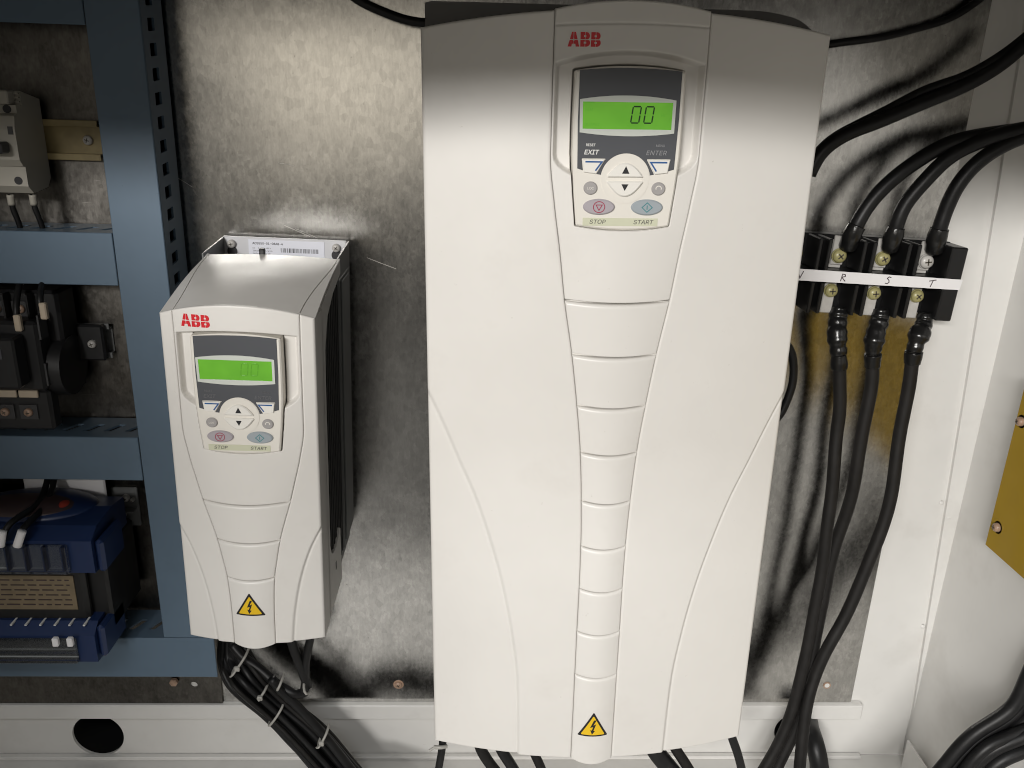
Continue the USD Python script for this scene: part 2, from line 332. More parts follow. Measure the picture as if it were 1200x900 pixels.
def cabinet():
    c = thing('electrical_cabinet', 'white painted steel cabinet housing around all the equipment, open in front', 'cabinet', (0, 0, -0.1))
    XL, XR, D, ZT = -0.70, 0.475, 0.71, 0.825
    gl = lambda z: 0.4275 + (0.6359 - z) * 0.065          # the seam leans a little
    # back sheet with two round cable holes
    h1, h2 = A(115, 862, 0.004), A(931, 856, 0.004)
    back = face_ext(Polygon([(XL, -.088), (gl(-.088), -.088), (gl(ZT), ZT), (XL, ZT)]), 0.008, 0.0042)
    back = diff(back, cyl((h1[0], -.02, h1[2]), (h1[0], .03, h1[2]), .0315, 48), cyl((h2[0], -.02, h2[2]), (h2[0], .03, h2[2]), .0265, 48))
    obj('back_panel', back, white_paint, c, smooth=False)
    g = obj('cable_hole', cat_(lathe([(.034, .0), (.034, .06), (0, .06)], (h1[0], .0082, h1[2]), (0, 1, 0), 40)), rubber_black, c)
    g = obj('cable_hole', cat_(lathe([(.029, .0), (.029, .06), (0, .06)], (h2[0], .0082, h2[2]), (0, 1, 0), 40)), rubber_black, c)
    w = 0.0115
    obj('corner_seam', face_ext(Polygon([(gl(-.088), -.088), (gl(-.088) + w, -.088), (gl(ZT) + w, ZT), (gl(ZT), ZT)]), 0.012, 0.0075), white_paint, c, smooth=False)
    obj('corner_strip', face_ext(Polygon([(gl(-.088) + w, -.088), (XR + .004, -.088), (XR + .004, ZT), (gl(ZT) + w, ZT)]), 0.008, 0.003), white_paint, c, smooth=False)
    obj('ledge', bx(XL, 0.402, -0.0075, 0.0040, -0.0215, -0.0005, .0012), white_paint, c)
    obj('side_wall', bx(XR, XR + .002, -D, .008, -.30, ZT), white_paint, c, smooth=False)
    obj('side_wall', bx(XL - .002, XL, -D, .008, -.30, ZT), white_paint, c, smooth=False)
    obj('added_shade_door', bx(XL - .004, XL - .002, -1.46, -D - .002, -.30, ZT), white_paint, c, smooth=False)  # unseen door leaf, added to block light from the left
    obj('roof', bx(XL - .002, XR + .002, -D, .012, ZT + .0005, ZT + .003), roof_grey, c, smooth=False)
    obj('bottom_flange', bx(XL + .001, XR - .001, -.045, .0035, -.0905, -.0885), white_paint, c, smooth=False)
    obj('floor_pan', bx(XL + .001, XR - .001, -D, .0035, -.2250, -.2230), white_paint, c, smooth=False)
    obj('corner_bracket', bx(XR - .018, XR - .001, -.16, -.0455, -.0905, -.0885), white_paint, c, smooth=False)
    obj('floor_lip', bx(XL + .001, XR - .06, -.004, .0035, -.0884, -.0835, .001), white_paint, c)
    # little folded flange in the right corner
    q0, q1 = A(1064, 868, -.02), A(1100, 915, -.09)
    obj('corner_flange', bx(q0[0], q0[0] + .0025, -.10, -.018, -.0884, q0[2], .0006), white_paint, c)
    for u, v in ((1104, 590), (1082, 735), (1112, 607)):
        k = A(u, v, .003)
        obj('weld_spot', trimesh.creation.icosphere(2, .0028).apply_scale((1, .5, 1)).apply_translation((k[0], .004, k[2])), white_paint, c)
cabinet()
fl = obj('floor', bx(-6, 6, -9, -.72, -.86, -.85), floor_mat, None, smooth=False); tag(fl, 'grey floor in front of the open cabinet', 'floor', kind='structure')

# ---------------------------------------------------------------- blue slotted frame
def slot(cx, cy, w, d, slant):
    p = Polygon([(-w / 2 - slant, -d / 2), (w / 2 - slant, -d / 2), (w / 2 + slant, d / 2), (-w / 2 + slant, d / 2)]).buffer(-.0015).buffer(.0015)
    return affinity.translate(p, cx, cy)
def blue_frame():
    t = thing('slotted_frame', 'blue painted slotted steel frame of posts and rails at the left of the cabinet', 'frame', (-.42, 0, .08))
    Y0, Y1, th = -.060, -.006, .0022
    holes = []
    k = 0
    z = .8105
    while z > .14:
        d = Polygon([(-.0082, -.0062), (.0078, -.0046), (.0082, .0064), (-.0078, .0048)]).buffer(-.0012).buffer(.0012)
        holes.append(affinity.translate(d, -.0365, z)); z -= .0209
    fl = Polygon([(Y0 + .0023, .137), (Y1, .137), (Y1, .822), (Y0 + .0023, .822)]).difference(shapely.union_all(holes))
    obj('post_flange', side_ext(fl, -.3947, -.3925), blue_paint, t, smooth=False)
    obj('post', bx(-.4395, -.3925, Y0, Y0 + th, .137, .822, .0006), blue_paint, t)
    obj('post_flange', bx(-.4395, -.4373, Y0 + .0023, Y1 - .02, .137, .822), blue_paint, t, smooth=False)
    for z1, z0, xr, nm in ((.822, .765, -.4403, 'rail'), (.5855, .5355, -.4403, 'rail'), (.378, .330, -.4403, 'rail'), (.1362, .084, -.385, 'rail')):
        r = obj(nm, bx(-.69, xr, Y0, Y0 + th, z0, z1, .0006), blue_paint, t)
        if z1 < .8:
            xs = np.arange(-.452, -.69, -.0216)
            if z1 < .2: xs = np.arange(-.4325, -.69, -.0225)
            pl = sbox(-.69, Y0 + .0023, min(xr, -.4403) if z1 > .2 else xr, Y1).difference(shapely.union_all([slot(x, -.034, .0078, .019, .0048) for x in xs]))
            obj('slotted_flange', top_ext(pl, z1 - th, z1 - .0001), blue_paint, r, smooth=False)
blue_frame()

# ---------------------------------------------------------------- the two drives
class Frame:
    """the bowed front of a drive: x across, h outwards from its side edges, z up"""
    def __init__(s, xc, zc, ang, Y0, b, hw): s.xc, s.zc, s.ang, s.Y0, s.b, s.hw = xc, zc, ang, Y0, b, hw
    def bow(s, x): return s.b * (1 - np.clip(np.abs(x) / s.hw, 0, 1) ** 2)
    def w(s, x, h, z):
        x, h, z = map(np.asarray, (x, h, z)); dz = z - s.zc; c, n = math.cos(s.ang), math.sin(s.ang)
        return np.stack([s.xc + c * x - n * dz, -(s.Y0 + h) + 0 * x, s.zc + n * x + c * dz], -1)
    def m(s, mesh):
        """a mesh whose vertices are (x, z, h) -> world"""
        v, f = vf(mesh); return trimesh.Trimesh(s.w(v[:, 0], v[:, 2], v[:, 1]), f, process=False)
    def y(s, mesh):
        """a mesh in (x, y, z) around the drive, y in world terms -> turned with the drive"""
        v, f = vf(mesh); return trimesh.Trimesh(s.w(v[:, 0], -v[:, 1] - s.Y0, v[:, 2]), f, process=False)

def patch(fr, xl, xr, zb, zt, hf, dx, dz, roll=(.001, .001, .001, .001), skirt=.005):
    """a piece of the front between xl(z)..xr(z) and zb(x)..zt(x) with rounded edges and side walls"""
    zm = np.linspace(float(np.min(zb(np.zeros(1)))), float(np.max(zt(np.zeros(1)))), 50)
    W, H = float(np.max(xr(zm) - xl(zm))), zm[-1] - zm[0]
    def samples(L, d, r0, r1):
        e0 = np.array([0, .06, .2, .42, .7, 1.0]) * r0 if r0 > 0 else np.zeros(1)
        e1 = L - np.array([1.0, .7, .42, .2, .06, 0]) * r1 if r1 > 0 else np.array([L])
        mid = np.linspace(e0[-1], e1[0], max(3, int((e1[0] - e0[-1]) / d)))[1:-1]
        return np.r_[e0, mid, e1] / L
    S, T = samples(W, dx, roll[0], roll[1]), samples(H, dz, roll[2], roll[3])
    s, t = np.meshgrid(S, T); z = zm[0] + H * t; x = None
    for _ in range(4):
        a, b = xl(z), xr(z); x = a + (b - a) * s
        c, d = zb(x), zt(x); z = c + (d - c) * t
    dist = [(x - xl(z), roll[0]), (xr(z) - x, roll[1]), (z - zb(x), roll[2]), (zt(x) - z, roll[3])]
    h = hf(x, z); drop = np.zeros_like(h)
    for dd, r in dist:
        if r > 0:
            q = np.clip(1 - dd / r, 0, 1); drop = np.maximum(drop, r * (1 - np.sqrt(np.clip(1 - q * q, 0, 1))))
    h = h - drop
    n, m = s.shape; V = fr.w(x, h, z).reshape(-1, 3); ids = np.arange(n * m).reshape(n, m)
    q = np.stack([ids[:-1, :-1], ids[:-1, 1:], ids[1:, 1:], ids[1:, :-1]], -1).reshape(-1, 4)
    f = [q[:, [0, 1, 2]], q[:, [0, 2, 3]]]
    ring = np.r_[ids[0, :-1], ids[:-1, -1], ids[-1, :0:-1], ids[:0:-1, 0]]
    hv = (h.ravel()[ring]); V2 = fr.w(x.ravel()[ring], hv - skirt, z.ravel()[ring])
    k = len(ring); a = ring; b = np.roll(ring, -1); o = n * m + np.arange(k); p = np.roll(o, -1)
    f += [np.stack([a, o, p], -1), np.stack([a, p, b], -1)]
    return trimesh.Trimesh(np.vstack([V, V2]), np.vstack(f), process=False)

def hb(poly, h0, h1, c):
    """a convex key or plate in (x, z) with a chamfered front edge, as (x, z, h)"""
    p = np.array(poly.exterior.coords)[:-1]; q = np.array(poly.buffer(-c).exterior.coords)[:-1]
    return trimesh.convex.convex_hull(np.vstack([np.c_[p, np.full(len(p), h0)], np.c_[p, np.full(len(p), h1 - c)], np.c_[q, np.full(len(q), h1)]]))
def flat(poly, h0, h1):
    m = extr(poly, h1 - h0); v, f = vf(m); v[:, 2] += h0; return trimesh.Trimesh(v, f, process=False)
def text(s, size, cx, cz, h0, d=.0002, bold=False, shear=0.0, sx=1.0, align='c'):
    m = meshkit.text_mesh(s, size, d, bold); v, f = vf(m)
    v[:, 0] = v[:, 0] * sx + shear * v[:, 1]
    b0, b1 = v.min(0), v.max(0)
    v[:, 0] += cx - ((b0[0] + b1[0]) / 2 if align == 'c' else b0[0]); v[:, 1] += cz - (b0[1] + b1[1]) / 2; v[:, 2] += h0
    return trimesh.Trimesh(v, f, process=False)
def ell(cx, cz, rx, rz, n=48):
    a = np.arange(n) * 2 * np.pi / n; return Polygon(np.c_[cx + rx * np.cos(a), cz + rz * np.sin(a)])
def arc_pts(x0, x1, z, rise, n=24, z1=None):
    x = np.linspace(x0, x1, n); s = (x - x0) / (x1 - x0); z1 = z if z1 is None else z1
    return list(zip(x, z + (z1 - z) * s + rise * (1 - (2 * s - 1) ** 2)))

def conform(fr, mesh, hf, edge=.004):
    """lays a flat (x, z, h) mesh on the front surface"""
    v, f = vf(mesh)
    v, f = trimesh.remesh.subdivide_to_size(v, f, edge, max_iter=12)
    return trimesh.Trimesh(fr.w(v[:, 0], hf(v[:, 0], v[:, 1]) + v[:, 2], v[:, 1]), f, process=False)

def panel_outline(zt, g=0.0):
    P = arc_pts(-.0352, .0352, zt, .0030) + [(.0354, zt - .030), (.0352, zt - .052), (.0335, zt - .075), (.0312, zt - .0970)] + arc_pts(.0312, -.0312, zt - .0970, -.0028) + [(-.0335, zt - .075), (-.0352, zt - .052), (-.0354, zt - .030)]
    return Polygon(P).buffer(g) if g else Polygon(P).buffer(-.0012).buffer(.0012)

def keypad(fr, parent, zt, h, lit):
    """the plug-in control panel; everything on it is a sub-part of it"""
    out = panel_outline(zt)
    k = obj('control_panel', fr.m(hb(out, h - .012, h, .0011)), panel_white, parent)
    L = lambda x, z: (x, zt + z)
    gp = Polygon([L(-.0325, 0), *[L(x, z) for x, z in arc_pts(-.0325, .0325, 0.0002, .0016)], L(.0326, -.030), L(.0318, -.0600), *[L(x, z) for x, z in arc_pts(.0318, -.0318, -.0600, -.0052)], L(-.0326, -.030)]).buffer(0)
    circ = ell(0, zt - .0665, .0158, .0158)
    keyL = Polygon([L(-.0287, -.0540), L(-.0140, -.0540), L(-.0193, -.0632), L(-.0275, -.0622)])
    keyR = affinity.scale(keyL, -1, 1, origin=(0, 0))
    gp = gp.difference(circ.buffer(.0006)).difference(keyL.buffer(.0004)).difference(keyR.buffer(.0004))
    e = .00035
    obj('grey_film', fr.m(flat(gp, h, h + e)), grey_film, k, smooth=False)
    bez = Polygon([*[L(x, z) for x, z in arc_pts(-.0318, .0300, -.0172, .0026)], *[L(x, z) for x, z in arc_pts(.0300, -.0312, -.0374, -.0020)]])
    scr = Polygon([L(-.0298, -.0186), L(.0280, -.0186), L(.0280, -.0352), L(-.0294, -.0352)])
    obj('display_frame', fr.m(flat(bez.difference(scr), h, h + .0008)), silver_frame, k, smooth=False)
    obj('display', fr.m(flat(scr, h, h + .0005)), lcd_green, k, smooth=False)
    d = h + .00052
    # seven-segment figures
    def digit(cx, cz, w, hh, th, sl=.12):
        pts = {'a': ((-w, hh), (w, hh)), 'b': ((w, hh), (w, 0)), 'c': ((w, 0), (w, -hh)), 'd': ((-w, -hh), (w, -hh)), 'e': ((-w, 0), (-w, -hh)), 'f': ((-w, hh), (-w, 0))}
        g = []
        for (x0, z0), (x1, z1) in pts.values():
            l = LineString([(cx + x0 + sl * z0, cz + z0), (cx + x1 + sl * z1, cz + z1)])
            ln = l.length; a, b = l.interpolate(th * .75), l.interpolate(ln - th * .75)
            g.append(LineString([a, b]).buffer(th / 2, cap_style='square' if 0 else 'round', quad_segs=2))
        return shapely.union_all(g)
    if lit:
        dg = shapely.union_all([digit(.0046, zt - .0262, .0026, .0050, .0009), digit(.0130, zt - .0262, .0026, .0050, .0009)])
        obj('display_figures', fr.m(flat(dg, d, d + .0001)), lcd_ink, k, smooth=False)
        obj('display_words', fr.m(cat_(text('REM', .0017, -.0258, zt - .0232, d, .0001), text('OUTPUT', .0017, -.0235, zt - .0325, d, .0001), text('Hz', .0018, .0222, zt - .0262, d, .0001), flat(sbox(-.029, zt - .0194, -.0225, zt - .0189), d, d + .0001))), lcd_faint, k, smooth=False)
    else:
        dg = shapely.union_all([digit(.0062, zt - .0262, .0026, .0050, .0008), digit(.0142, zt - .0262, .0026, .0050, .0008)])
        obj('display_figures', fr.m(flat(dg, d, d + .0001)), lcd_ghost, k, smooth=False)
    # dial with the two arrow keys
    obj('dial_ring', fr.m(flat(circ, h - .001, h + .0005)), panel_white, k, smooth=False)
    up = Polygon([L(x, z) for x, z in arc_pts(-.0122, .0116, -.0648, .0088, 30)] + [L(.0116, -.0652), L(-.0122, -.0652)]).buffer(-.0006).buffer(.0006)
    dn = Polygon([L(x, z) for x, z in arc_pts(-.0124, .0118, -.0680, -.0096, 30)] + [L(.0118, -.0676), L(-.0124, -.0676)]).buffer(-.0006).buffer(.0006)
    for kp, tri in ((up, [(-.0026, -.0628), (.0022, -.0628), (-.0002, -.0580)]), (dn, [(-.0026, -.0695), (.0020, -.0695), (-.0003, -.0738)])):
        obj('arrow_key', fr.m(hb(kp, h, h + .0026, .0009)), key_white, k)
        obj('arrow', fr.m(flat(Polygon([L(*q) for q in tri]), h + .0026, h + .0028)), ink, k, smooth=False)
    for kp, sgn in ((keyL, -1), (keyR, 1)):
        obj('soft_key', fr.m(hb(kp, h, h + .0016, .0004)), key_white, k)
        ln = LineString([L(sgn * .0268, -.0556), L(sgn * .0160, -.0556), L(sgn * .0200, -.0612)]).buffer(.00050, join_style='mitre', cap_style='flat')
        obj('key_mark', fr.m(flat(ln, h + .0016, h + .0018)), blue_line, k, smooth=False)
    for cx in (-.0226, .0224):
        p = ell(cx, zt - .0724, .0046, .0043)
        obj('round_key', fr.m(hb(p, h, h + .0014, .0007)), key_grey, k)
        obj('key_mark', fr.m(text('LOC' if cx < 0 else '↻', .0016, cx, zt - .0724, h + .0014, .0001)) if cx < 0 else fr.m(flat(ell(cx, zt - .0722, .0021, .0019).difference(ell(cx, zt - .0722, .0015, .0013)).difference(sbox(cx - .003, zt - .0745, cx + .003, zt - .0728)), h + .0014, h + .0015)), panel_white, k, smooth=False)
    for cx, mt in ((-.0165, key_lilac), (.0155, key_blue)):
        obj('oval_key', fr.m(hb(ell(cx, zt - .0845, .0106, .0052), h, h + .0018, .0009)), mt, k)
    hk = h + .0018; c = (-.0165, zt - .0845)
    ic = shapely.union_all([ell(*c, .0040, .0038).difference(ell(*c, .0035, .0033)), Polygon([(c[0] - .0025, c[1] + .0016), (c[0] + .0025, c[1] + .0016), (c[0], c[1] - .0026)]).difference(Polygon([(c[0] - .0025, c[1] + .0016), (c[0] + .0025, c[1] + .0016), (c[0], c[1] - .0026)]).buffer(-.0005))])
    obj('stop_mark', fr.m(flat(ic, hk, hk + .0002)), stop_red, k, smooth=False)
    c = (.0155, zt - .0845); dia = Polygon([(c[0] - .0038, c[1]), (c[0], c[1] + .0034), (c[0] + .0038, c[1]), (c[0], c[1] - .0034)])
    obj('start_mark', fr.m(flat(shapely.union_all([dia.difference(dia.buffer(-.0005)), sbox(c[0] - .00025, c[1] - .0014, c[0] + .00025, c[1] + .0014)]), hk, hk + .0002)), start_teal, k, smooth=False)
    obj('legend_strip', fr.m(flat(sbox(-.0268, zt - .0970, .0235, zt - .0918), h, h + .0003)), strip_green, k, smooth=False)
    sh = .2
    obj('legend', fr.m(cat_(text('STOP', .0027, -.0168, zt - .0943, h + .0003, shear=sh, sx=1.1), text('START', .0027, .0140, zt - .0943, h + .0003, shear=sh, sx=1.1))), grey_text, k, smooth=False)
    tx = h + e
    obj('legend', fr.m(cat_(text('RESET', .0015, -.0236, zt - .0451, tx, bold=True), text('EXIT', .0028, -.0228, zt - .0496, tx, shear=sh, bold=True, sx=1.05))), white_text if lit else faint_text, k, smooth=False)
    obj('legend', fr.m(cat_(text('MENU', .0015, .0218, zt - .0451, tx), text('ENTER', .0028, .0196, zt - .0496, tx, shear=sh, sx=1.1))), dim_text if lit else faint_text, k, smooth=False)
    return k

def logo(fr, parent, x0, x1, z0, z1, hf):
    a = Polygon([(0, 0), (.34, 1), (.68, 1), (1.02, 0), (.71, 0), (.655, .19), (.365, .19), (.31, 0)]).difference(Polygon([(.43, .40), (.59, .40), (.51, .70)]))
    b = shapely.union_all([sbox(0, 0, .52, 1), ell(.50, .27, .36, .27), ell(.50, .735, .32, .265)]).difference(sbox(.30, .20, .52, .34)).difference(sbox(.30, .66, .50, .79))
    g = shapely.union_all([a, affinity.translate(b, 1.10, 0), affinity.translate(b, 2.04, 0)])
    cuts = shapely.union_all([sbox(-.1, .455, 3, .515), sbox(.49, -.1, .53, 1.1), sbox(1.49, -.1, 1.53, 1.1), sbox(2.43, -.1, 2.47, 1.1)])
    g = affinity.scale(g.difference(cuts), (x1 - x0) / 2.90, z1 - z0, origin=(0, 0)); g = affinity.translate(g, x0, z0)
    obj('logo', conform(fr, flat(g, 0, .0002), hf, .003), red, parent, smooth=False)

def warning(fr, parent, cx, z0, w, hgt, hf):
    def tri(g): 
        p = Polygon([(cx - w / 2, z0), (cx + w / 2, z0), (cx, z0 + hgt)]); return p.buffer(-g).buffer(-.0006).buffer(.0006)
    lo = obj('warning_sign', conform(fr, flat(tri(0), .0001, .0003), hf), ink, parent, smooth=False)
    obj('yellow_field', conform(fr, flat(tri(w * .062), .0003, .00045), hf), warn_yellow, lo, smooth=False)
    s = hgt; b = [(.02, .68), (-.13, .37), (.00, .41), (-.055, .26), (-.12, .28), (-.04, .09), (.08, .24), (.015, .25), (.12, .52), (.00, .47), (.13, .68)]
    obj('lightning_bolt', conform(fr, flat(Polygon([(cx + x * s * .8, z0 + z * s) for x, z in b]), .00045, .0006), hf), ink, lo, smooth=False)

def front_pieces(fr, t, tong, ridges, zbot, ztop, wing, topz, lip, zs, panel_zt, B, zB, zB2, sag, base_h, gap, fine, recess):
    """covers left and right, tongue segments, keypad housing"""
    tz = np.array(sorted(tong)); tw = PchipInterpolator(tz, [tong[z] for z in tz]); T = lambda z: tw(np.clip(z, tz[0], tz[-1]))
    wz = np.array(sorted(wing)); wf = PchipInterpolator(wz, [wing[z] for z in wz])
    def cover_h(x, z):
        xw = np.where(z > wz[-1], 1.0, wf(np.clip(z, wz[0], wz[-1])))
        slope = np.gradient(wf(wz), wz); sl = np.interp(z, wz, slope); d = (np.abs(x) - xw) / np.sqrt(1 + sl * sl)
        return fr.bow(x) - .0017 * sstep(d / .0022 + .5) - .0010 * np.exp(-(d / .0010) ** 2)
    zt = lambda x: topz(x); zb = lambda x: np.full_like(np.asarray(x, float), zbot)
    dx, dz = fine
    obj('cover', patch(fr, lambda z: np.full_like(z, -fr.hw), lambda z: -T(z) - gap, zb, zt, cover_h, dx, dz, (.0022, .0016, .0016, .0016), .03), plastic, t)
    obj('cover', patch(fr, lambda z: T(z) + gap, lambda z: np.full_like(z, fr.hw), zb, zt, cover_h, dx, dz, (.0016, .0022, .0016, .0016), .03), plastic, t)
    # backing behind the joints
    obj('cover_backing', patch(fr, lambda z: np.full_like(z, -fr.hw + .004), lambda z: np.full_like(z, fr.hw - .004), lambda x: zb(x) + .002, lambda x: zt(x) - .003, lambda x, z: fr.bow(x) - .0026 - .030 * ((np.abs(x) < .048) & (z > ridges[0]+.004)), .003, .006, (0, 0, 0, 0), .002), plastic, t)
    def th(x, z):
        b = B * sstep((zB - z) / (zB - zB2)); w = T(z)
        return fr.bow(x) + b * (1 - np.clip(np.abs(x) / w, 0, 1) ** 2)
    R = lambda zr: (lambda x: zr - sag * (1 - np.clip(np.abs(x) / T(zr), 0, 1) ** 2))
    g2 = .0008
    for i, zr in enumerate(ridges):
        low = R(ridges[i + 1]) if i + 1 < len(ridges) else (lambda x: zbot - .0035 * (1 - np.clip(np.abs(x) / .02, 0, 1) ** 2))
        lo_ = (lambda x, low=low: low(x) + g2)
        obj('tongue_segment', patch(fr, lambda z: -T(z), lambda z: T(z), lo_, lambda x, zr=zr: R(zr)(x) - g2, th, .0011, .0012, (.0012, .0012, .0005, .0026), .006), plastic, t)
    # keypad housing with its recess
    pocket = panel_outline(panel_zt, .0006)
    xr_ = recess
    edge = [(xr_, zs), (xr_ - .0008, zs - .0035), (xr_ - .0032, zs - .0070), (xr_ - .0070, zs - .0100), (xr_ - .0135, zs - .0135)]
    rec = Polygon([(-x, lip(x)) for x in np.linspace(xr_, -xr_, 30)] + edge + [(-x, z) for x, z in edge[::-1]]).union(pocket)
    rb, pb = rec.boundary, pocket.boundary
    def hh(x, z):
        h0 = th(x, z); P = shapely.points(x.ravel(), z.ravel())
        def sd(poly, bd):
            d = shapely.distance(bd, P); return np.where(shapely.contains_xy(poly, x.ravel(), z.ravel()), d, -d).reshape(x.shape)
        s1, s2 = sd(rec, rb), sd(pocket, pb)
        line = np.abs(z - topz(x) + base_h)
        return h0 - .0072 * sstep((s1 + .0004) / .0034) - .008 * sstep((s2 + .0003) / .0006) - .0007 * np.exp(-(line / .0006) ** 2)
    obj('keypad_housing', patch(fr, lambda z: -T(z), lambda z: T(z), lambda x: R(ridges[0])(x) + g2, lambda x: topz(x) + (.0008 + .0040 * (1 - (x / .0495) ** 2) if base_h > 0 else 0), hh, .00045, .00045, (.0012, .0012, .0005, .0014), .02), plastic, t)
    return th, cover_h, T

def big_drive():
    fr = Frame(.0015, .475, .0158, .2735, .021, .1335)
    t = thing('big_drive', 'large white wall-mounted variable frequency drive with lit display, in the middle', 'drive', (0, -.14, .19))
    tong = {.78: .0487, .725: .0490, .683: .0489, .652: .0455, .6204: .0408, .587: .0365, .548: .0300, .509: .0248, .4725: .0208, .4327: .0184, .394: .0171, .356: .0168, .3167: .0170, .2757: .0170, .185: .0171}
    ridges = [.5867, .5479, .5094, .4725, .4327, .3940, .3562, .3167, .2757]
    wing = {.188: .0625, .22: .0628, .2638: .0640, .3126: .0695, .3527: .0766, .3965: .0877, .4302: .0985, .4593: .1106, .4874: .1222, .514: .1345}
    topz = lambda x: .760 + .0115 * (1 - np.clip(np.abs(x) / .1325, 0, 1) ** 2)
    lip = lambda x: .7395 + .0080 * (1 - (x / .0490) ** 2)
    th, ch, T = front_pieces(fr, t, tong, ridges, .1900, None, wing, topz, lip, .6835, .7355, .0042, .665, .585, 0.0014, .0085, .0002, (.0009, .0016), .0478)
    hp = float(fr.bow(0)) + .0008
    keypad(fr, t, .7352, hp, True)
    logo(fr, t, -.0405, -.0200, .7490, .7575, th)
    warning(fr, t, -.0006, .2168, .0252, .0245, th)
    # skirts and the dark chassis behind
    hw = .1325
    for s in (-1, 1):
        obj('side_cover', fr.y(bx(s * hw - s * .002, s * (hw - .0045), -.2735 + .029, -.12, .1935, .758)), plastic, t, smooth=False)
    ch_out = Polygon([(x, z) for x, z in zip(np.linspace(-.1312, .1285, 60), PchipInterpolator([-.1312, -.129, -.05, .04, .085, .112, .1285], [.7755, .7765, .7760, .7750, .7745, .7705, .7600])(np.linspace(-.1312, .1285, 60)))] + [(.1285, .20), (-.1312, .20)])
    obj('chassis', fr.y(face_ext(ch_out, -.006, -.262)), chassis_grey, t, smooth=30)
    obj('bottom_plate', fr.y(bx(-.124, .124, -.255, -.02, .1935, .199)), dark_plastic, t, smooth=False)
    return fr
BIG = big_drive()

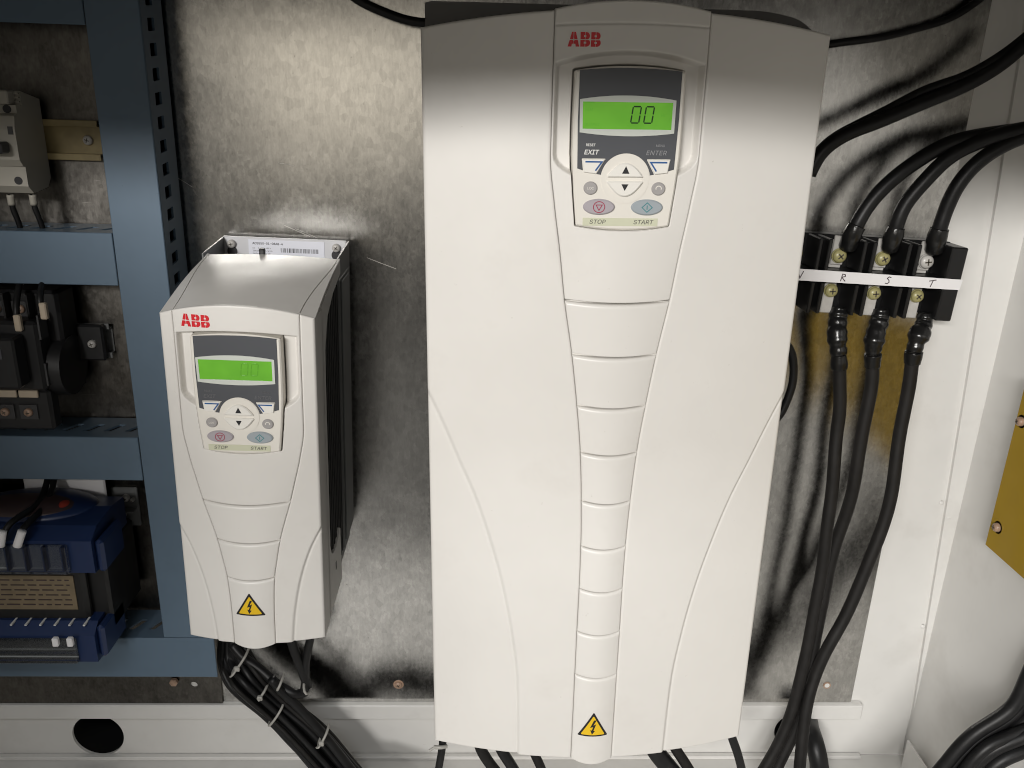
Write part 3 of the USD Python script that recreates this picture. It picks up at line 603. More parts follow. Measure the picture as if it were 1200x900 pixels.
def small_drive():
    fr = Frame(-.2898, .396, -.0165, .2055, .0095, .0610)
    t = thing('small_drive', 'small white wall-mounted variable frequency drive with dim green display, left of the big one', 'drive', (-.29, -.1, .245))
    tong = {.575: .0497, .551: .0496, .532: .0494, .4533: .0494, .4259: .0455, .4050: .0408, .3864: .0364, .350: .0266, .330: .0230, .3134: .0204, .28: .0186, .240: .0181}
    ridges = [.3868, .3502, .3134]
    wing = {.244: .0338, .2621: .0350, .2838: .0376, .3097: .0425, .3373: .0508, .3578: .0605, .361: .0625}
    topz = lambda x: .547 + .0105 * (1 - np.clip(np.abs(x) / .061, 0, 1) ** 2)
    lip = lambda x: .5325 + .0040 * (1 - (x / .0494) ** 2)
    th, ch, T = front_pieces(fr, t, tong, ridges, .2445, None, wing, topz, lip, .4845, .5322, .0034, .440, .39, 0.0016, -1.0, .0002, (.0008, .0013), .0478)
    keypad(fr, t, .5318, float(fr.bow(0)) + .0006, False)
    logo(fr, t, -.0425, -.0190, .5385, .5487, th)
    warning(fr, t, -.0012, .2768, .0262, .0232, th)
    # sloping top: middle piece and two cheeks
    Yb, zbk = -.078, .5705
    def top_piece(x0f, x1f, name, n=24):
        V, q = [], []
        ys = np.linspace(0, 1, 26)
        for k in ys:
            x0, x1 = x0f(k), x1f(k)
            for s in np.linspace(0, 1, n):
                x = x0 + (x1 - x0) * s; zf = float(topz(x)); yf = -(.2055 + float(fr.bow(x)) - .0016)
                y = yf + (Yb - yf) * k; z = zf - .0002 + (zbk + .004 * (1 - (x / .061) ** 2) * .5 - zf) * k + .0035 * math.sin(math.pi * k) * .8
                V.append((x, y, z))
        ids = np.arange(len(V)).reshape(len(ys), n); V = np.array(V)
        q = np.stack([ids[:-1, :-1], ids[:-1, 1:], ids[1:, 1:], ids[1:, :-1]], -1).reshape(-1, 4); f = np.vstack([q[:, [0, 1, 2]], q[:, [0, 2, 3]]])
        V2 = V - [0, 0, .003]; N = len(V); f = np.vstack([f, f[:, ::-1] + N])
        ring = np.r_[ids[0, :-1], ids[:-1, -1], ids[-1, :0:-1], ids[:0:-1, 0]]; nx = np.roll(ring, -1)
        f = np.vstack([f, np.stack([ring, ring + N, nx + N], -1), np.stack([ring, nx + N, nx], -1)])
        obj(name, fr.y(trimesh.Trimesh(np.vstack([V, V2]), f, process=False)), plastic, t, smooth=30)
    c = lambda k: .0494 + (.0095) * sstep(k * 1.05)
    top_piece(lambda k: -c(k) + .0004, lambda k: c(k) - .0004, 'top_cover')
    top_piece(lambda k: c(k) + .0004, lambda k: .0609, 'top_cheek', 6)
    top_piece(lambda k: -.0609, lambda k: -c(k) - .0004, 'top_cheek', 6)
    # flanks
    P = [(-.2055 + .0285, .2465), (-.2055 + .0285, .5495), (-.078, .5710), (-.078, .5575), (-.120, .5480), (-.150, .5340), (-.1640, .5080), (-.1655, .47), (-.1655, .330), (-.166, .318)]
    P += [(-.1655 + .0260 * (1 - math.cos(a)) , .304 + .012 * math.cos(a + math.pi) ) for a in []]
    P += [(-.160, .3065), (-.150, .3015), (-.136, .3000), (-.122, .3030), (-.114, .3085), (-.1105, .3060), (-.1060, .2465)]
    for s in (-1, 1):
        obj('side_cover', fr.y(side_ext(Polygon(P), s * .061 - (.0022 if s > 0 else 0), s * .061 + (0 if s > 0 else .0022))), plastic, t, smooth=30)
    obj('side_vent', fr.y(bx(.0609, .0613, -.1405, -.1370, .2770, .2850)), ink, t, smooth=False)
    obj('heat_sink', fr.y(bx(-.058, .0572, -.170, -.078, .262, .552)), heat_sink_grey, t, smooth=False)
    for k in range(9):
        y = -.160 + k * .0092
        obj('fin', fr.y(bx(.0572, .0594, y, y + .0024, .266, .548)), heat_sink_grey, t, smooth=False)
    obj('rear_box', fr.y(bx(-.0600, .0596, -.078, -.012, .262, .5520, .002)), side_grey, t)
    obj('rear_box', fr.y(bx(.0597, .0612, -.070, -.024, .270, .548, .0006)), side_grey, t)
    # back plate with keyhole screws and data label
    bp = obj('back_plate', fr.y(bx(-.0665, .0565, -.010, -.0075, .258, .5762, .0008)), mat('plate_light', (0.60, 0.60, 0.62), 0.35, 0.7), t)
    z0 = .5762
    obj('data_label', fr.y(bx(-.0410, .0345, -.0106, -.0101, z0 - .042, z0 - .0022)), label_paper, bp, smooth=False)
    def lab(m):
        v, f = vf(m); return fr.y(trimesh.Trimesh(np.c_[v[:, 0], -.0106 - v[:, 2], v[:, 1]], f, process=False))
    obj('print', lab(cat_(text('ACS550-01-08A8-4', .0021, -.0370, z0 - .0058, 0, .0001, True, align='l'), text('U1      3~ 380...480 V', .0013, -.0370, z0 - .0106, 0, .0001, align='l'), text('I2N/I2hd  8.8 A / 6.9 A', .0013, -.0370, z0 - .0134, 0, .0001, align='l'), text('PN/Phd  4 kW / 3 kW', .0013, -.0370, z0 - .0162, 0, .0001, align='l'))), ink, bp, smooth=False)
    r = random.Random(4); bars, x = [], -.0090
    while x < .0290:
        w = r.choice((.0003, .0005, .0008)); bars.append(sbox(x, z0 - .0142, x + w, z0 - .0098)); x += w + r.choice((.0004, .0006, .0009))
    obj('barcode', lab(flat(shapely.union_all(bars), 0, .0001)), ink, bp, smooth=False)
    for x in (-.0575, .0465):
        w = fr.w(x, 0.0 - .2055 + .0118, z0 - .0072); screw(t, w, (0, -1, 0), .0042, steel, h=.0032, name='fixing_screw')
        kh = fr.y(face_ext(shapely.union_all([ell(x, z0 - .0150, .0050, .0055), sbox(x - .0024, z0 - .013, x + .0024, z0 - .007)]), -.0098, -.0102)); obj('keyhole', kh, ink, t, smooth=False)
    for xs_ in ((-.0665, -.0652), (.0575, .0588)):
        obj('side_flange', fr.y(side_ext(Polygon([(-.0072, .5755), (-.0760, .5705), (-.0760, .545), (-.0072, .540)]), *xs_)), side_grey, t, smooth=False)
    obj('clip', fr.y(bx(-.0135, -.0085, -.0780, -.0730, .570, .5775, .0008)), ink, t)
    # vent collar and grey bottom below
    obj('bottom_plate', fr.y(bx(-.056, .056, -.19, -.02, .2475, .262)), side_grey, t, smooth=False)
    return fr
SMALL = small_drive()

# ---------------------------------------------------------------- terminal block
def terminal_block():
    t = thing('terminal_block', 'black terminal block with brass screws and hand-lettered paper strip, right of the big drive', 'terminal block', (.30, 0, .55))
    ang = math.radians(2.3); X0, Z0 = .3874, .5905                      # front upper right corner
    def W(m):
        v, f = vf(m); c, s = math.cos(ang), math.sin(ang)
        x, z = v[:, 0], v[:, 2]
        return trimesh.Trimesh(np.c_[X0 + c * x + s * z, v[:, 1], Z0 - s * x + c * z], f, process=False)
    p1 = lambda x, y, z: W(trimesh.Trimesh([[x, y, z]] * 3, [[0, 1, 2]], process=False)).vertices[0]
    Hh = .0755
    obj('base', W(bx(-.200, -.0005, -.018, -.0003, -Hh, 0, .001)), bakelite, t)
    # barriers between the poles, the end block, centre rib and shelves
    pitch = .0450; poles = [-.0330 - pitch * k for k in range(4)]
    obj('end_block', W(bx(-.0165, 0, -.050, -.0181, -Hh, -.0005, .0012)), bakelite, t)
    for k in range(4):
        x = poles[k] - pitch / 2 + .0015
        for a, b in ((-.0315, -.0005), (-Hh, -.0440)):
            obj('barrier', W(bx(x - .0068, x - .0030, -.050, -.0181, a, b, .0008)), bakelite, t)
            obj('barrier', W(bx(x + .0030, x + .0068, -.050, -.0181, a, b, .0008)), bakelite, t)
        obj('barrier_web', W(bx(x - .0028, x + .0028, -.036, -.0181, -Hh + .003, -.004)), bakelite, t, smooth=False)
    obj('centre_rib', W(bx(-.199, -.0167, -.0490, -.0181, -.0436, -.0319, .0008)), bakelite, t)
    for k, x in enumerate(poles):
        upper = W(bx(x - .0066, x + .0066, -.0300, -.0270, -.0315, -.0035, .0005)); obj('contact_bar', upper, steel, t)
        obj('contact_bar', W(bx(x - .0066, x + .0066, -.0300, -.0270, -.0690, -.0440, .0005)), steel, t)
        xu, xl = x + .0005, x - .0008
        obj('cable_lug', W(bx(xu - .0062, xu + .0062, -.0335, -.0301, -.0280, .0010, .0008)), steel, t)
        obj('cable_lug', W(bx(xl - .0060, xl + .0060, -.0335, -.0301, -.0780, -.0455, .0008)), steel, t)
        screw(t, p1(xu, -.0370, -.0185), (0, -1, 0), .0068, steel if k == 0 else brass, h=.0040, name='screw', washer=.0074)
        screw(t, p1(xl, -.0370, -.0540), (0, -1, 0), .0064, brass, h=.0040, name='screw', washer=.0070)
    st = Polygon([(-.195, -.0430), (-.0005, -.0424), (.0006, -.0318), (-.195, -.0312)])
    lb = obj('label_strip', W(face_ext(st, -.0512, -.0515)), paper, t, smooth=False, label='white paper strip with the hand-written letters V, R, S and T')
    letters = {'V': [[(-.0025, .0035), (0, -.0035), (.0025, .0035)]],
               'R': [[(-.002, -.0035), (-.0012, .0033), (.0016, .0030), (.0020, .0012), (-.0014, .0002), (.0024, -.0035)]],
               'S': [[(.0022, .0030), (.0002, .0036), (-.0014, .0020), (.0006, .0002), (.0012, -.0018), (-.0004, -.0034), (-.0024, -.0030)]],
               'T': [[(-.0032, .0020), (.0034, .0034)], [(.0006, .0028), (-.0010, -.0036)]]}
    for c, x in zip('TRSV', (0, 0, 0, 0)): pass
    for c, x in (('T', poles[0] + .003), ('S', poles[1] + .003), ('R', poles[2] + .002), ('V', poles[3] + .0035)):
        g = shapely.union_all([LineString([(x + a, -.0372 + b) for a, b in l]).buffer(.00042) for l in letters[c]])
        obj('letter', W(face_ext(g, -.0515, -.0517)), pen_ink, lb, smooth=False)
terminal_block()

# ---------------------------------------------------------------- cables
def cable(name, label, pts, r, m=None, group=None, extra=None, wob=0.02, cat='cable', world=False):
    P = pts if world else px(pts)
    t = thing(name, label, cat, P[0], group)
    obj('sheath', tube(P, r, wob=wob, seed=len(counts)), m or black_rubber, t, smooth=True)
    if extra:
        for nm, pp, rr, mm in extra: obj(nm, tube(pp if world else px(pp), rr, step=.0011, wob=.16, seed=len(counts) + 5), mm, t, smooth=True)
    return t
ys = -.047
up = {'T': [(1095, 292, -.038), (1099, 275, ys), (1107, 250, ys - .003), (1122, 218, ys - .006), (1144, 192, ys - .008), (1169, 174, ys - .010), (1197, 161, ys - .012), (1225, 152, ys - .014)],
      'S': [(1043, 290, -.038), (1048, 274, ys), (1057, 247, ys - .003), (1082, 214, ys - .006), (1113, 184, ys - .008), (1140, 169, ys - .009), (1175, 157, ys - .01), (1225, 147, ys - .012)],
      'R': [(994, 288, -.036), (1000, 272, ys + .002), (1014, 246, ys), (1042, 214, ys - .001), (1076, 188, ys - .002), (1113, 168, ys - .003), (1150, 159, ys - .004), (1185, 154, ys - .005), (1225, 150, ys - .006)]}
where = {'R': 'over the letter R', 'S': 'over the letter S', 'T': 'over the letter T, rightmost of the three'}
for k in 'RST':
    p = up[k]
    cable('supply_cable', 'thick black cable arching up from the terminal ' + where[k], p, .0072, group='supply cables above the terminal block',
          extra=[('tape_wrap', [p[0], p[1], tuple((np.array(p[1]) * .7 + np.array(p[2]) * .3))], .0086, tape)])
lowR = [(982, 372, -.036), (981, 392, -.044), (983, 415, ys), (984, 449, ys), (984, 480, ys), (981, 504, ys), (978, 538, ys - .003), (975, 575, ys - .005), (969, 620, ys - .008), (963, 670, ys - .01), (955, 712, ys - .012), (947, 755, ys - .015), (938, 795, ys - .018), (929, 830, ys - .02), (914, 868, ys - .024), (893, 905, ys - .03), (880, 925, ys - .035)]
lowS = [(1031, 374, -.036), (1026, 392, -.044), (1023, 415, ys), (1022, 445, ys), (1016, 480, ys), (1010, 510, ys), (1004, 548, ys), (998, 580, ys + .003), (988, 612, ys + .008), (976, 648, ys + .009), (967, 690, ys + .006), (958, 735, ys + .002), (950, 780, ys - .004), (943, 820, ys - .010), (934, 850, ys - .014), (920, 880, ys - .018), (905, 912, ys - .024)]
lowT = [(1083, 378, -.036), (1077, 393, -.044), (1071, 412, ys), (1067, 440, ys), (1061, 475, ys), (1055, 505, ys), (1050, 540, ys - .002), (1044, 582, ys - .004), (1035, 615, ys - .006), (1021, 651, ys - .008), (1005, 690, ys - .01), (988, 727, ys - .012), (970, 759, ys - .015), (956, 790, ys - .018), (947, 820, ys - .024), (942, 850, ys - .03), (937, 900, ys - .04), (934, 930, ys - .04)]
for k, p, w in (('R', lowR, 'leftmost, under the letter R'), ('S', lowS, 'middle one, under the letter S'), ('T', lowT, 'rightmost, under the letter T')):
    cable('feeder_cable', 'thick dusty black cable hanging from the terminal block, ' + w, p, .0068, black_rubber_b, 'feeder cables below the terminal block',
          extra=[('tape_wrap', [(p[0][0] + 1.5, p[0][1] - 12, p[0][2] + .002), p[0], p[1], p[2]], lambda s: .0088 + .0018 * math.sin(3.1 * s ** 1.4) - .0012 * s + .0009 * math.sin(23 * s + len(p)) * math.sin(9 * s + 1), tape), ('tape_wrap', [p[2], tuple((np.array(p[2]) + np.array(p[3])) / 2)], .0080, tape)])
cable('short_cable', 'thick black cable end dropping from the round hole beside the tied feeders', [(948, 842, .02), (950, 856, -.02), (955, 872, -.045), (959, 890, -.055), (960, 925, -.06)], .0115, black_rubber)
cable('motor_cable', 'black cable pair rising to the right edge behind the big drive, lower strand', [(948, 205, -.050), (962, 180, -.052), (985, 161, -.054), (1020, 146, -.055), (1050, 134, -.055), (1085, 119, -.055), (1115, 107, -.055), (1146, 92, -.056), (1177, 72, -.058), (1201, 52, -.06), (1225, 34, -.06)], .0066)
cable('motor_cable', 'thinner black strand on top of the cable rising to the right edge', [(950, 190, -.046), (965, 172, -.046), (1000, 149, -.046), (1040, 129, -.046), (1068, 114, -.046), (1090, 104, -.048), (1120, 94, -.050), (1150, 80, -.053), (1180, 61, -.056), (1225, 24, -.058)], .0048)
cable('thin_cable', 'thin black cable crossing the galvanized plate at upper right of the big drive', [(955, 55, -.02), (985, 50, -.02), (1030, 44, -.018), (1080, 32, -.015), (1120, 18, -.012), (1160, -10, -.012)], .0036)
cable('thin_cable', 'thin black cable disappearing behind the top left corner of the big drive', [(395, -20, -.02), (420, 0, -.02), (447, 13, -.02), (475, 23, -.02), (500, 27, -.02), (530, 28, -.02)], .0042)
cable('loop_cable', 'thin black cable bulging out beside the right edge of the big drive', [(916, 396, -.04), (926, 410, -.04), (930, 430, -.04), (928, 452, -.04), (922, 470, -.04), (914, 486, -.04), (900, 500, -.04)], .0042)
# cables out of the bottom of the big drive
for i, (a, m_, b, r, w) in enumerate((((519, 868), (517, 884), (512, 912), .0040, 'at its left corner'), ((562, 872), (570, 889), (590, 915), .0058, 'second from the left'), ((585, 872), (594, 889), (610, 915), .0058, 'third from the left'),
        ((624, 876), (630, 891), (640, 915), .0048, 'left of its middle'), ((765, 872), (775, 889), (797, 915), .0095, 'thickest, right of its middle'), ((788, 868), (798, 887), (815, 915), .0056, 'next to the thickest one'), ((856, 856), (862, 876), (872, 915), .0046, 'at its right corner'))):
    cable('outlet_cable', 'black cable leaving the underside of the big drive ' + w, [(a[0], a[1] - 14, -.16), (*a, -.16), (*m_, -.16), (*b, -.16)], r, black_rubber_b if i % 2 else black_rubber)
q = A(517, 872, -.16); rg = thing('cable_tie', 'pale nylon tie round the thin cable at the left underside of the big drive', 'cable tie', q)
obj('band', tube([q + [-.007, -.004, 0], q + [0, -.0055, .001], q + [.006, -.003, 0]], .0020), tie_white, rg)
obj('tail', tube([q + [-.006, -.004, 0], q + [-.012, -.006, -.003]], .0014), tie_white, rg)

# bundle under the small drive
rb = random.Random(12)
for i in range(22):
    k = i / 21
    s = np.array([257 + 34 * k, 797 - 30 * k]); s0 = np.array([260 + 22 * k, 742 + 4 * k]); s1 = np.array([262 + 24 * k, 768 - 6 * k])
    if i < 3: s1 = s1 + [-3, 18 - 5 * i]
    m1 = np.array([296 + 26 * k, 828 - 22 * k]) + [rb.uniform(-2, 2), rb.uniform(-2, 2)]
    e0 = np.array([334 + 36 * k, 866 - 20 * k]) + [rb.uniform(-2, 2), rb.uniform(-2, 2)]
    e = np.array([372 + 46 * k, 907 - 8 * k]); e2 = e + [44, 46]
    Y = -.034 - .024 * rb.random() - (.010 if i in (3, 6, 8) else 0)
    cable('control_cable', 'thin black control cable in the tied bundle below the small drive', [(*s0, -.030), (*(s0 * .35 + s * .65), -.036), (*((s + m1) / 2 + [-4, -4]), Y), (*m1, Y), (*e0, Y - .004), (*e, Y - .010), (*e2, Y - .014)], (.0026 + .0017 * rb.random()), black_rubber if i % 3 else black_rubber_b, 'control cables in the bundle below the small drive', wob=.05)
cable('drive_cable', 'black cable dropping from the small drive and looping back left under its tie', [(338, 735, -.09), (343, 756, -.085), (351, 778, -.08), (358, 796, -.075), (360, 808, -.07), (350, 813, -.066), (335, 808, -.062), (318, 796, -.056), (302, 782, -.05), (285, 770, -.046), (272, 755, -.04)], .0052)
cable('drive_cable', 'black cable beside the right corner under the small drive, straight', [(366, 735, -.085), (362, 756, -.082), (358, 780, -.078), (358, 798, -.074), (356, 809, -.07)], .0046)
cable('drive_cable', 'black cable branching from the loop down to the lower right of the bundle', [(318, 795, -.066), (328, 808, -.066), (345, 824, -.066), (362, 842, -.066), (380, 862, -.068), (398, 884, -.072), (420, 912, -.076)], .0050)
def tie(p, q, Y, label, tail=None, r=.0014):
    a, b = A(*p, Y), A(*q, Y); t = thing('cable_tie', label, 'cable tie', a)
    mid = (a + b) / 2 + np.array([0, -.006, 0])
    obj('band', tube([a + [0, .012, 0], a, mid, b, b + [0, .012, 0]], r), tie_white, t)
    if tail:
        tp = A(*tail, Y - .008); obj('tail', tube([mid, (mid + tp) / 2 + [0, -.004, 0], tp], r * .8), tie_white, t)
        obj('lock', bx(mid[0] - .0028, mid[0] + .0028, mid[1] - .003, mid[1] + .001, mid[2] - .0028, mid[2] + .0028, .0006), tie_white, t)
tie((288, 768), (272, 790), -.060, 'white cable tie with a long tail, uppermost on the bundle below the small drive', (270, 793))
tie((311, 808), (302, 818), -.064, 'white cable tie with lock, second down the bundle below the small drive', (304, 819))
tie((330, 830), (315, 850), -.062, 'pale cable tie band around the middle of the bundle below the small drive', None)
tie((330, 798), (325, 808), -.072, 'clear cable tie around the loop left of the straight drive cable', None)
tie((383, 858), (373, 874), -.078, 'white cable tie with a tail, lowest on the bundle by the white cabinet back', (371, 876))
tie((356, 804), (362, 812), -.082, 'small white cable tie joining the two cables under the right corner of the small drive', None)
# the loom that sags out of the picture below and rises at the lower right corner
base = np.array([(1282, 640), (1245, 712), (1203, 786), (1180, 825), (1145, 855), (1102, 898), (1050, 945), (980, 985), (880, 1006), (730, 1010), (560, 978), (455, 938), (415, 915)], float)
tan = np.gradient(base, axis=0); tan /= np.linalg.norm(tan, axis=1, keepdims=True); nrm = np.c_[-tan[:, 1], tan[:, 0]] * -1
rl = random.Random(8)
for i, d in enumerate((6, 13, 31, 40, 48, 56, 36, 45, 64)):
    dd = [d * (1 if q < 4 else .9 - .05 * abs(q - 8)) + rl.uniform(-2.5, 2.5) for q in range(len(base))]
    if i == 1: dd[2] -= 4; dd[1] -= 7
    P = [(*(base[q] + nrm[q] * -1 * dd[q] * (-1 if nrm[5][1] > 0 else 1)), (-.18 if q < 8 else -.18 + .016 * (q - 7)) - (.012 if i > 5 else 0) + rl.uniform(-.004, .004)) for q in range(len(base))]
    lab = {0: 'thick glossy black cable of the lower right bundle, outermost against the white side wall', 1: 'glossy black cable second from the white side wall, above the gap in the bundle'}.get(i, 'glossy black cable below the gap in the lower right bundle')
    cable('power_cable', lab, P, (.0072, .0062, .0070, .0060, .0072, .0066, .006, .0066, .0075)[i], black_rubber, None if i < 2 else 'cables below the gap in the lower right bundle', wob=.04)

# ---------------------------------------------------------------- amber sheet on the side wall
def amber_sheet():
    t = thing('amber_sheet', 'amber plastic guard sheet screwed to the white side wall at the right edge', 'guard sheet', (.45, -.3, .3))
    obj('sheet', bx(.449, .452, -.60, -.0895, .281, .470, .0006), amber, t)
    d = RM.T @ np.array([(1168 - 600) / F, (617 - 450) / F, 1]); p = EYE + d * (.449 - EYE[0]) / d[0]
    screw(t, (.4480, p[1] - .002, p[2]), (-1, 0, 0), .0048, rust_steel, h=.004, name='screw', washer=.0068)
    obj('standoff', cyl((.4522, p[1] - .002, p[2]), (.4748, p[1] - .002, p[2]), .004), steel, t)
    d = RM.T @ np.array([(1197 - 600) / F, (494 - 450) / F, 1]); p = EYE + d * (.449 - EYE[0]) / d[0]
    screw(t, (.4480, p[1], p[2]), (-1, 0, 0), .0048, rust_steel, h=.004, name='screw', washer=.0068)
    obj('standoff', cyl((.4522, p[1], p[2]), (.4748, p[1], p[2]), .004), steel, t)
amber_sheet()

# ---------------------------------------------------------------- left compartments
def din_rail(x0, x1, zc, label, m, screw_x):
    t = thing('din_rail', label, 'rail', (x1, -.006, zc))
    obj('channel', cat_(bx(x0, x1, -.0055, -.0040, zc - .0135, zc + .0135), bx(x0, x1, -.0125, -.0110, zc + .0125, zc + .0185, .0003), bx(x0, x1, -.0125, -.0110, zc - .0185, zc - .0125, .0003), bx(x0, x1, -.0110, -.0041, zc + .0125, zc + .0137), bx(x0, x1, -.0110, -.0041, zc - .0137, zc - .0125)), m, t, smooth=False)
    screw(t, (screw_x, -.0072, zc), (0, -1, 0), .0045, steel, h=.003)
    return t
din_rail(-.69, -.4620, .6655, 'yellowish zinc mounting rail behind the white breaker', din_zinc, -.4745)
din_rail(-.69, -.4760, .4660, 'dark steel mounting rail end beside the black contactor', side_grey, -.4925)
dk = thing('end_clamp', 'dark end clamp on the rail beside the black contactor', 'clamp', (-.49, -.012, .466))
obj('body', cat_(bx(-.5060, -.4790, -.0215, -.0126, .4470, .4850, .002)), black_plastic, dk); screw(dk, (-.4905, -.0225, .4655), (0, -1, 0), .0042, steel, h=.003)

def breaker():
    t = thing('circuit_breaker', 'white miniature circuit breaker with grey toggles on the rail, top left', 'breaker', (-.55, -.02, .62))
    x1 = -.5115
    prof = Polygon([(-.0128, .630), (-.0128, .702), (-.046, .709), (-.046, .697), (-.056, .697), (-.056, .690), (-.0615, .688), (-.0640, .676), (-.0640, .650), (-.0590, .644), (-.0560, .644), (-.0560, .626), (-.0480, .619), (-.020, .622)])
    for k in range(3):
        a = x1 - .036 * (k + 1) + .0003; b = x1 - .036 * k
        s = obj('body', side_ext(prof, a, b - .0004), mcb_white_shaded, t, smooth=False)
        c = (a + b) / 2
        obj('toggle', bx(c - .011, c + .011, -.0790, -.0641, .6560, .6660, .0015), dark_plastic, s)
        obj('top_cap', bx(a + .001, b - .0045, -.0600, -.0465, .6975, .7095, .0012), mcb_white_shaded, s)
        for z, y in ((.6935, -.0562), (.6310, -.0562)):
            obj('terminal_hole', cyl((b - .0085, y - .0004, z), (b - .0085, y + .001, z), .0036), ink, s)
        obj('badge', bx(b - .0065, b - .0022, -.0645, -.0641, .6720, .6790), dark_plastic, s, smooth=False)
        for j in range(3):
            obj('cap_rib', bx(b - .0042, b - .0004, -.0500, -.0465, .6990 + j * .0036, .7005 + j * .0036), mcb_white_shaded, s, smooth=False)
    for i, (u, v) in enumerate(((12, 232), (38, 232))):
        P = px([(u, v - 4, -.045), (u + 2, v + 8, -.044), (u + 8, v + 24, -.042), (u + 12, v + 36, -.040), (u + 10, v + 60, -.040)])
        w = thing('breaker_wire', 'black wire with white ferrule under the white breaker, ' + ('left one', 'right one')[i], 'wire', P[0])
        obj('sheath', tube(P, .0026), black_rubber, w, smooth=True); obj('ferrule', tube([P[0], P[1]], .0033), mcb_white_shaded, w, smooth=True)
breaker()

def contactor():
    t = thing('contactor', 'black contactor with beige terminal tabs, in the dark middle compartment', 'contactor', (-.56, -.02, .41))
    obj('base', bx(-.64, -.5055, -.048, -.0128, .4180, .5260, .003), black_plastic, t)
    obj('body', bx(-.62, -.5170, -.072, -.0482, .4310, .5010, .003), black_plastic, t)
    obj('auxiliary_block', bx(-.62, -.5300, -.092, -.0722, .4400, .4900, .002), black_plastic, t)
    obj('overload_relay', bx(-.63, -.5180, -.066, -.0482, .3870, .4305, .003), black_plastic, t)
    obj('coil_housing', cyl((-.5200, -.0380, .4480), (-.5040, -.0380, .4480), .030, 32), black_plastic, t)
    ps = A(22, 432, -.07), A(40, 430, -.07)
    for k in range(5):
        x = -.5305 - k * .0205 
        obj('tab', bx(x - .0160, x + .0025, -.0690, -.0662, .4230, .4305, .0006), beige, t)
    for (u, v) in ((52, 364), (22, 378)):
        q = A(u, v, -.074); obj('wire_ferrule', bx(q[0] - .0032, q[0] + .0032, -.0775, -.0722, q[2] - .008, q[2] + .008, .001), beige, t)
    for (u, v) in ((2, 485), (43, 484), (47, 467)):
        q = A(u, v, -.060); obj('wire_ferrule', bx(q[0] - .0036, q[0] + .0036, -.0640, -.0570, q[2] - .005, q[2] + .005, .001), beige, t)
    for k in range(4):
        x = -.5400 - k * .0225
        for z, y in ((.5085, -.0500), (.4075, -.0665)):
            obj('terminal_recess', bx(x - .0085, x + .0085, y - .0012, y + .001, z - .0075, z + .0075), dark_plastic, t, smooth=False)
            screw(t, (x, y - .0022, z), (0, -1, 0), .0042, rust_steel, h=.0026)
        obj('terminal_wall', bx(x + .0102, x + .0122, -.0600, -.0480, .4995, .5245), black_plastic, t, smooth=False)
    obj('marker_plate', bx(-.6000, -.5420, -.0928, -.0921, .4700, .4800), grey_film, t, smooth=False)
    obj('edge_strip', bx(-.5168, -.5150, -.0700, -.0560, .4830, .5070), dark_plastic, t, smooth=False)
    obj('edge_strip', bx(-.5168, -.5150, -.0700, -.0600, .4360, .4590), dark_plastic, t, smooth=False)
    q = A(48, 335, -.05)
    for i, (a, b) in enumerate((((48, 360), (52, 325)), ((20, 374), (24, 325)))):
        w = thing('contactor_wire', 'black wire rising from the black contactor, ' + ('right one', 'left one')[i], 'wire', A(*a, -.07))
        obj('sheath', tube(px([(a[0], a[1] + 4, -.074), (a[0] - 1, a[1] - 10, -.072), (*b, -.05), (b[0] + 3, b[1] - 25, -.035)]), .0030), black_rubber, w, smooth=True)
contactor()

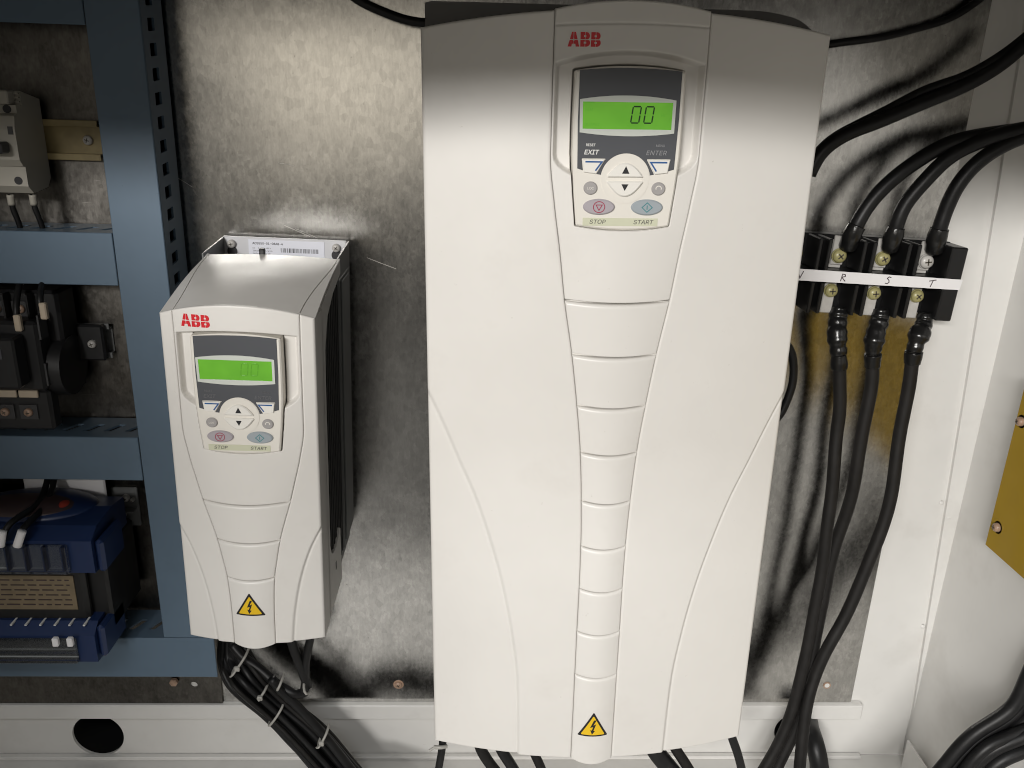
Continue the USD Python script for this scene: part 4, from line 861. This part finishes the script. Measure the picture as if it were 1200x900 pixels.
def transformer():
    t = thing('transformer', 'black transformer with blue terminal housings and paper label, bottom left compartment', 'transformer', (-.56, -.05, .14))
    xr = -.4735
    obj('core', bx(-.69, xr - .004, -.088, -.0128, .168, .262, .003), core_black, t)
    obj('winding', bx(-.69, xr - .022, -.1000, -.0882, .176, .258, .004), core_black, t)
    lab = bx(-.592, -.5055, -.1012, -.1003, .2015, .2415); obj('rating_label', lab, trafo_label, t, smooth=False)
    r = random.Random(3)
    pr_ = []
    for k in range(6):
        z = .2365 - k * .0058; x = -.588
        while x < -.512:
            w = r.uniform(.004, .014); pr_.append(bx(x, min(x + w, -.510), -.1015, -.1013, z - .0008, z + .0006)); x += w + .003
    obj('label_print', cat_(*pr_), badge_brown, t, smooth=False)
    # blue housings
    up_prof = Polygon([(-.0882, .250), (-.112, .252), (-.112, .288), (-.096, .297), (-.060, .300), (-.030, .296), (-.030, .264), (-.0882, .264)])
    u = obj('terminal_housing', side_ext(up_prof, -.69, xr - .003), trafo_blue, t, smooth=False)
    obj('end_cap', bx(xr - .0028, xr + .006, -.108, -.060, .2500, .2860, .003), trafo_blue, t)
    obj('clear_cover', bx(-.69, xr - .026, -.1185, -.1125, .2535, .2850, .001), clear, u)
    for k in range(6):
        x = xr - .032 - k * .018; obj('divider', bx(x, x + .0016, -.1175, -.1121, .256, .283), trafo_blue, u, smooth=False)
    dome = trimesh.creation.uv_sphere(1.0, count=(16, 48)); dome.apply_scale((.064, .036, .0115)); dome.apply_translation((-.556, -.056, .2975)); obj('blue_cap', dome, trafo_blue, t)
    d2 = trimesh.creation.uv_sphere(1.0, count=(16, 48)); d2.apply_scale((.053, .027, .0090)); d2.apply_translation((-.558, -.0625, .3010)); obj('dark_badge', d2, badge_brown, t)
    obj('red_mark', trimesh.creation.uv_sphere(1.0, count=(12, 20)).apply_scale((.009, .012, .0060)).apply_translation((-.522, -.066, .3020)), lips_red, t)
    obj('white_backing', bx(-.585, -.4985, -.0220, -.0180, .262, .3120, .0015), paper, t)
    lo_prof = Polygon([(-.0882, .190), (-.104, .190), (-.116, .180), (-.116, .148), (-.0882, .146)])
    lo = obj('terminal_housing', side_ext(lo_prof, -.69, xr - .012), trafo_blue, t, smooth=False)
    obj('end_cap', bx(xr - .0118, xr - .004, -.112, -.060, .1500, .1880, .003), trafo_blue, t)
    obj('clear_cover', bx(-.69, xr - .030, -.1225, -.1165, .150, .1780, .001), clear, lo)
    for (uu, vv) in ((66, 750), (83, 750)):
        q = A(uu, vv, -.124); obj('ferrule', bx(q[0] - .0030, q[0] + .0030, -.1280, -.1228, q[2] - .006, q[2] + .004, .001), paper, lo)
    for k in range(6):
        q = A(16 + 17 * k, 723, -.105); obj('number_mark', bx(q[0] - .0010, q[0] + .0010, -.1120, -.098, .1889 , .1903), white_text, lo, smooth=False)
    # fixing bracket
    bk = thing('transformer_bracket', 'grey steel bracket with two bolts at the upper right of the transformer', 'bracket', (-.485, -.01, .27))
    obj('angle', cat_(bx(-.50, -.4715, -.0075, -.0040, .2480, .2950, .0008), bx(-.50, -.4735, -.0200, -.0078, .2700, .2720, .0005)), side_grey, bk)
    for (uu, vv) in ((147, 584), (143, 604), (155, 586)):
        q = A(uu, vv, -.010); screw(bk, (q[0], -.0095, q[2]), (0, -1, 0), .0042 if uu < 150 else .0022, steel, h=.0035, name='bolt')
    for i, pts in enumerate(([(57, 556, -.03), (52, 575, -.05), (42, 592, -.075), (22, 606, -.100), (10, 616, -.112), (3, 632, -.116)], [(64, 556, -.03), (60, 578, -.05), (50, 596, -.075), (36, 610, -.1), (26, 622, -.113), (22, 640, -.116)])):
        P = px(pts); w = thing('transformer_wire', 'black wire with white sleeve entering the blue transformer housing, ' + ('left one', 'right one')[i], 'wire', P[0])
        obj('sheath', tube(P, .0032), black_rubber, w, smooth=True); 
        a, b = (A(3, 622, -.119), A(0, 640, -.121)) if i == 0 else (A(26, 622, -.119), A(20, 640, -.121))
        obj('sleeve', tube([a, (a + b) / 2, b], .0040), paper, w, smooth=True)
transformer()
